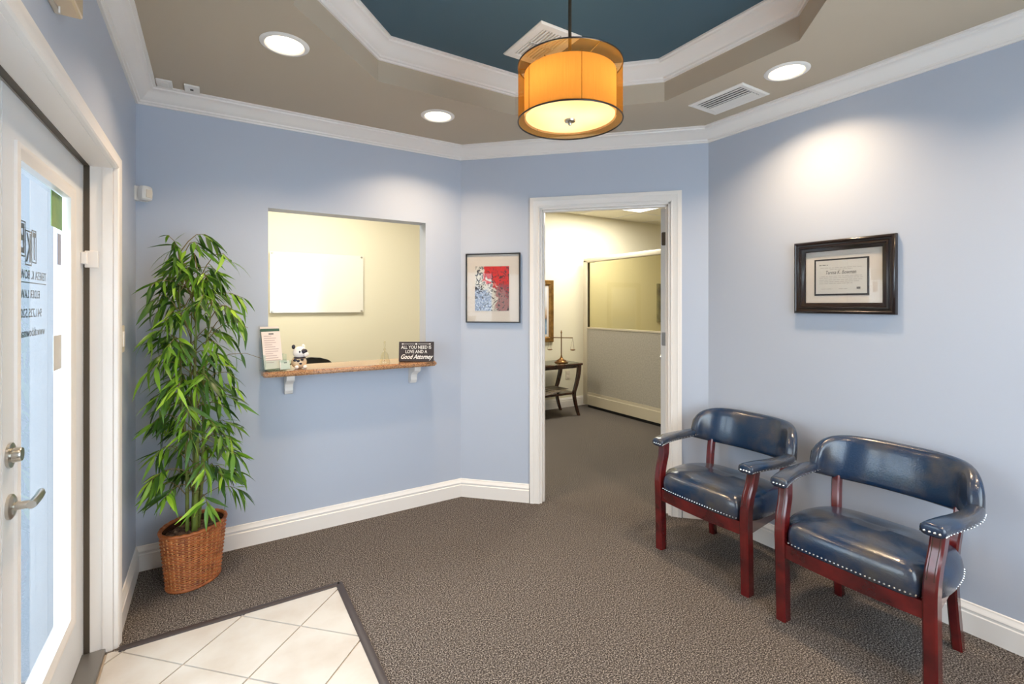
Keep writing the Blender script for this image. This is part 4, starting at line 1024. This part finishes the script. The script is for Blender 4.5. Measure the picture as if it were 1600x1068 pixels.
m.build('weave', M['basket'], bk, smooth=True, kind='stuff', weld=False)
m = MB()
for i in range(ns):
    a = 2*PI*(i+.0)/ns*1.0
    for da in (-.018, .018): m.tube([oval(a+da, z/BH, .0046)+(z,) for z in (.004, .09, .18, BH)], .0018, 5)
m.build('stakes', M['wickerlight'], bk, smooth=True, kind='stuff', weld=False)
rim = []
for i in range(96):
    a = 2*PI*i/96; x, y = oval(a, 1, .004); rim.append((x, y, BH+.006+.0015*math.sin(a*24)))
MB().tube(rim, .0085, 8, closed=True).build('rim', M['basket'], bk, smooth=True)
MB().tube([oval(2*PI*i/72, 0, .005)+(.007,) for i in range(72)], .007, 8, closed=True).build('base_ring', M['basket'], bk, smooth=True)
m = MB(); m.rings([[oval(2*PI*i/64, 0, -.004)+(.004,) for i in range(64)], [oval(2*PI*i/64, 1, -.004)+(BH,) for i in range(64)]], cap=False); m.add([oval(2*PI*i/64, 0, -.004)+(.004,) for i in range(64)], [tuple(range(64))])
m.build('liner', M['darkwood'], bk, smooth=True)
pt = thing('bamboo_plant', (qx, qy, .20), 'tall artificial bamboo tree with drooping green leaves in the corner', 'plant')
bm = bmesh.new(); n_ = 26; grid = {}
cvs = [bm.verts.new((qx, qy, BH-.012))]; prev = None
for ri in range(1, 11):
    ring = []
    for i in range(44):
        a = 2*PI*i/44; x, y = oval(a, .92, -.008); f_ = ri/10; X, Y = qx+(x-qx)*f_, qy+(y-qy)*f_
        ring.append(bm.verts.new((X, Y, BH-.016+.012*noise.noise(Vector((X*60, Y*60, 1)))+.006*noise.noise(Vector((X*170, Y*170, 5)))-.008*f_)))
    for i in range(44):
        if prev is None: bm.faces.new((cvs[0], ring[i], ring[(i+1) % 44]))
        else: bm.faces.new((prev[i], ring[i], ring[(i+1) % 44], prev[(i+1) % 44]))
    prev = ring
mm = MB().frombm(bm); mm.build('moss', M['moss'], pt, smooth=True)
stems = []
for (ax0, ay0, hx_, hy_, hh, rr) in ((-.105, 2.815, -.135, 2.80, 1.60, .0095), (-.076, 2.803, -.060, 2.80, 1.46, .013), (-.062, 2.83, -.010, 2.79, 1.28, .010), (-.085, 2.84, -.085, 2.86, 1.40, .008)):
    pts = spline([(ax0, ay0, .235), ((ax0*.7+hx_*.3)+.006, ay0*.7+hy_*.3, .62), (ax0*.4+hx_*.6-.008, ay0*.4+hy_*.6, 1.02), (hx_, hy_, hh)], 7)
    rad = []
    for i, p in enumerate(pts): rad.append(rr*(1-.72*i/(len(pts)-1)))
    m = MB(); m.tube(pts, rad, 10)
    for i in range(2, len(pts)-1, 2): m.lathe([(rad[i]*.95, -.004), (rad[i]*1.22, 0), (rad[i]*.95, .004)], pts[i], 10)
    m.build('stem', M['stem'], pt, smooth=True); stems.append(pts)
# leaf meshes
def leaf_mesh(ln, wd, curl):
    m_ = MB(); st_ = [(0, .06), (.12, .55), (.32, 1.0), (.55, .86), (.8, .42), (1, .02)]; vs2 = []
    for u, w_ in st_:
        x = ln*u; z = -curl*ln*u*u; h_ = wd/2*w_
        vs2 += [(x, -h_, z+.22*h_), (x, 0, z), (x, h_, z+.22*h_)]
    fs = []
    for i in range(len(st_)-1): fs += [(i*3, i*3+1, i*3+4, i*3+3), (i*3+1, i*3+2, i*3+5, i*3+4)]
    m_.add(vs2, fs); return m_
LM = [leaf_mesh(.126, .0210, .14), leaf_mesh(.110, .0188, .26), leaf_mesh(.092, .0170, .10), leaf_mesh(.138, .0185, .34)]
LME = [q_.mesh('leaf_%d' % i, [M['leaf']], smooth=2) for i, q_ in enumerate(LM)]
leaves = []; tw = MB()
def orient(pos, d, roll):
    d = d.normalized(); side = d.cross(Vector((0, 0, 1)))
    if side.length < .05: side = Vector((1, 0, 0))
    side.normalize(); up = side.cross(d); R_ = Matrix((d, -side, up)).transposed()
    if R_.determinant() < 0: R_ = Matrix((d, side, up)).transposed()
    return Matrix.Translation(pos) @ (R_ @ Matrix.Rotation(roll, 3, 'X')).to_4x4()
def okp(p): return p.x > XL+.012 and p.y < YB-.01 and not (p.x > .15 and .90 < p.z < 1.28)
def env(z):   # spread of the crown by height
    for (a, b), (c_, d_) in zip(((.30, .22), (.55, .28), (.75, .30), (1.0, .33), (1.25, .29), (1.42, .25), (1.55, .17)), ((.55, .27), (.75, .30), (1.0, .33), (1.25, .29), (1.42, .25), (1.55, .17), (1.70, .10))):
        if z <= c_: return b+(d_-b)*(z-a)/(c_-a)
    return .1
nb = 106
for b_i in range(nb):
    z = .36+1.24*((b_i+random.random())/nb)
    st_ = random.choice(stems); ps = [p for p in st_ if abs(p.z-z) < .12] or [st_[-1]]
    p0 = min(ps, key=lambda p: abs(p.z-z)).copy(); p0.z = min(z, st_[-1].z)
    a = b_i*2.399+random.uniform(-.4, .4); R0 = env(z)*(random.uniform(.6, 1.08) if z > .58 else random.uniform(.85, 1.1))
    tgt = Vector((-.075+R0*math.cos(a)*1.0, 2.79+R0*math.sin(a)*.85, 0))
    tgt.x = max(tgt.x, XL+.05); tgt.y = min(tgt.y, YB-.05)
    hd2 = Vector((tgt.x-p0.x, tgt.y-p0.y, 0)); L_ = max(hd2.length-.05, .05); hd2.normalize()
    rise = random.uniform(.06, .16)
    pts = [p0+hd2*L_*u+Vector((0, 0, rise*math.sin(u*PI*.72)-.02*u*u)) for u in (0, .25, .5, .75, 1)]
    tw.tube(pts, [.0026, .0022, .0018, .0014, .001], 5)
    nl = random.randint(8, 12)
    for k_ in range(nl):
        lo = .30 if z > .58 else .6; u = lo+(1-lo)*(k_/(nl-1))**.7; i0 = min(3, int(u*4)); pos = pts[i0].lerp(pts[i0+1], u*4-i0)
        sd2 = Vector((-hd2.y, hd2.x, 0))*(1 if k_ % 2 else -1)
        dr_ = hd2*random.uniform(.35, 1.0)+sd2*random.uniform(.2, 1.1)*(1.25-u*.5)+Vector((0, 0, random.uniform(-1.35, -.1)))
        v_ = random.randrange(4); ln = (.126, .110, .092, .138)[v_]; sc = random.uniform(.78, 1.08)
        if not okp(pos) or not okp(pos+dr_.normalized()*ln*sc) or not okp(pos+dr_.normalized()*ln*sc*.5-Vector((0, 0, .0))): 
            dr_ = Vector((abs(dr_.x)*.5, -abs(dr_.y)*.6, -1.1))
            if not okp(pos+dr_.normalized()*ln*sc) or not okp(pos): continue
        leaves.append((orient(pos, dr_, random.uniform(-.9, .9)) @ Matrix.Scale(sc, 4), v_))
# top sprig
p0 = stems[0][-1]; pts = [p0, p0+Vector((-.02, -.01, .05)), p0+Vector((-.045, -.02, .075))]
tw.tube(pts, .0014, 5)
for k_ in range(7):
    d_ = Vector((random.uniform(-1, .5), random.uniform(-.6, .6), random.uniform(-.8, .5)))
    if okp(pts[k_ % 2+1]+d_.normalized()*.09): leaves.append((orient(pts[k_ % 2+1], d_, 0) @ Matrix.Scale(.7, 4), 2))
tw.build('twigs', M['twig'], pt, smooth=True, kind='stuff', weld=False)
leaves.sort(key=lambda q_: (q_[0].translation-cam.location).length)
inv = Matrix.Translation(-pt.location)
for i, (mx, v_) in enumerate(leaves[:300]):
    o = bpy.data.objects.new('leaf', LME[v_]); C.objects.link(o); o.parent = pt; o.matrix_local = inv @ mx
m = MB()
for mx, v_ in leaves[300:]: m.add([tuple(mx @ Vector(p)) for p in LM[v_].v], LM[v_].f)
m.build('foliage', M['leaf'], pt, smooth=2, kind='stuff', weld=False)
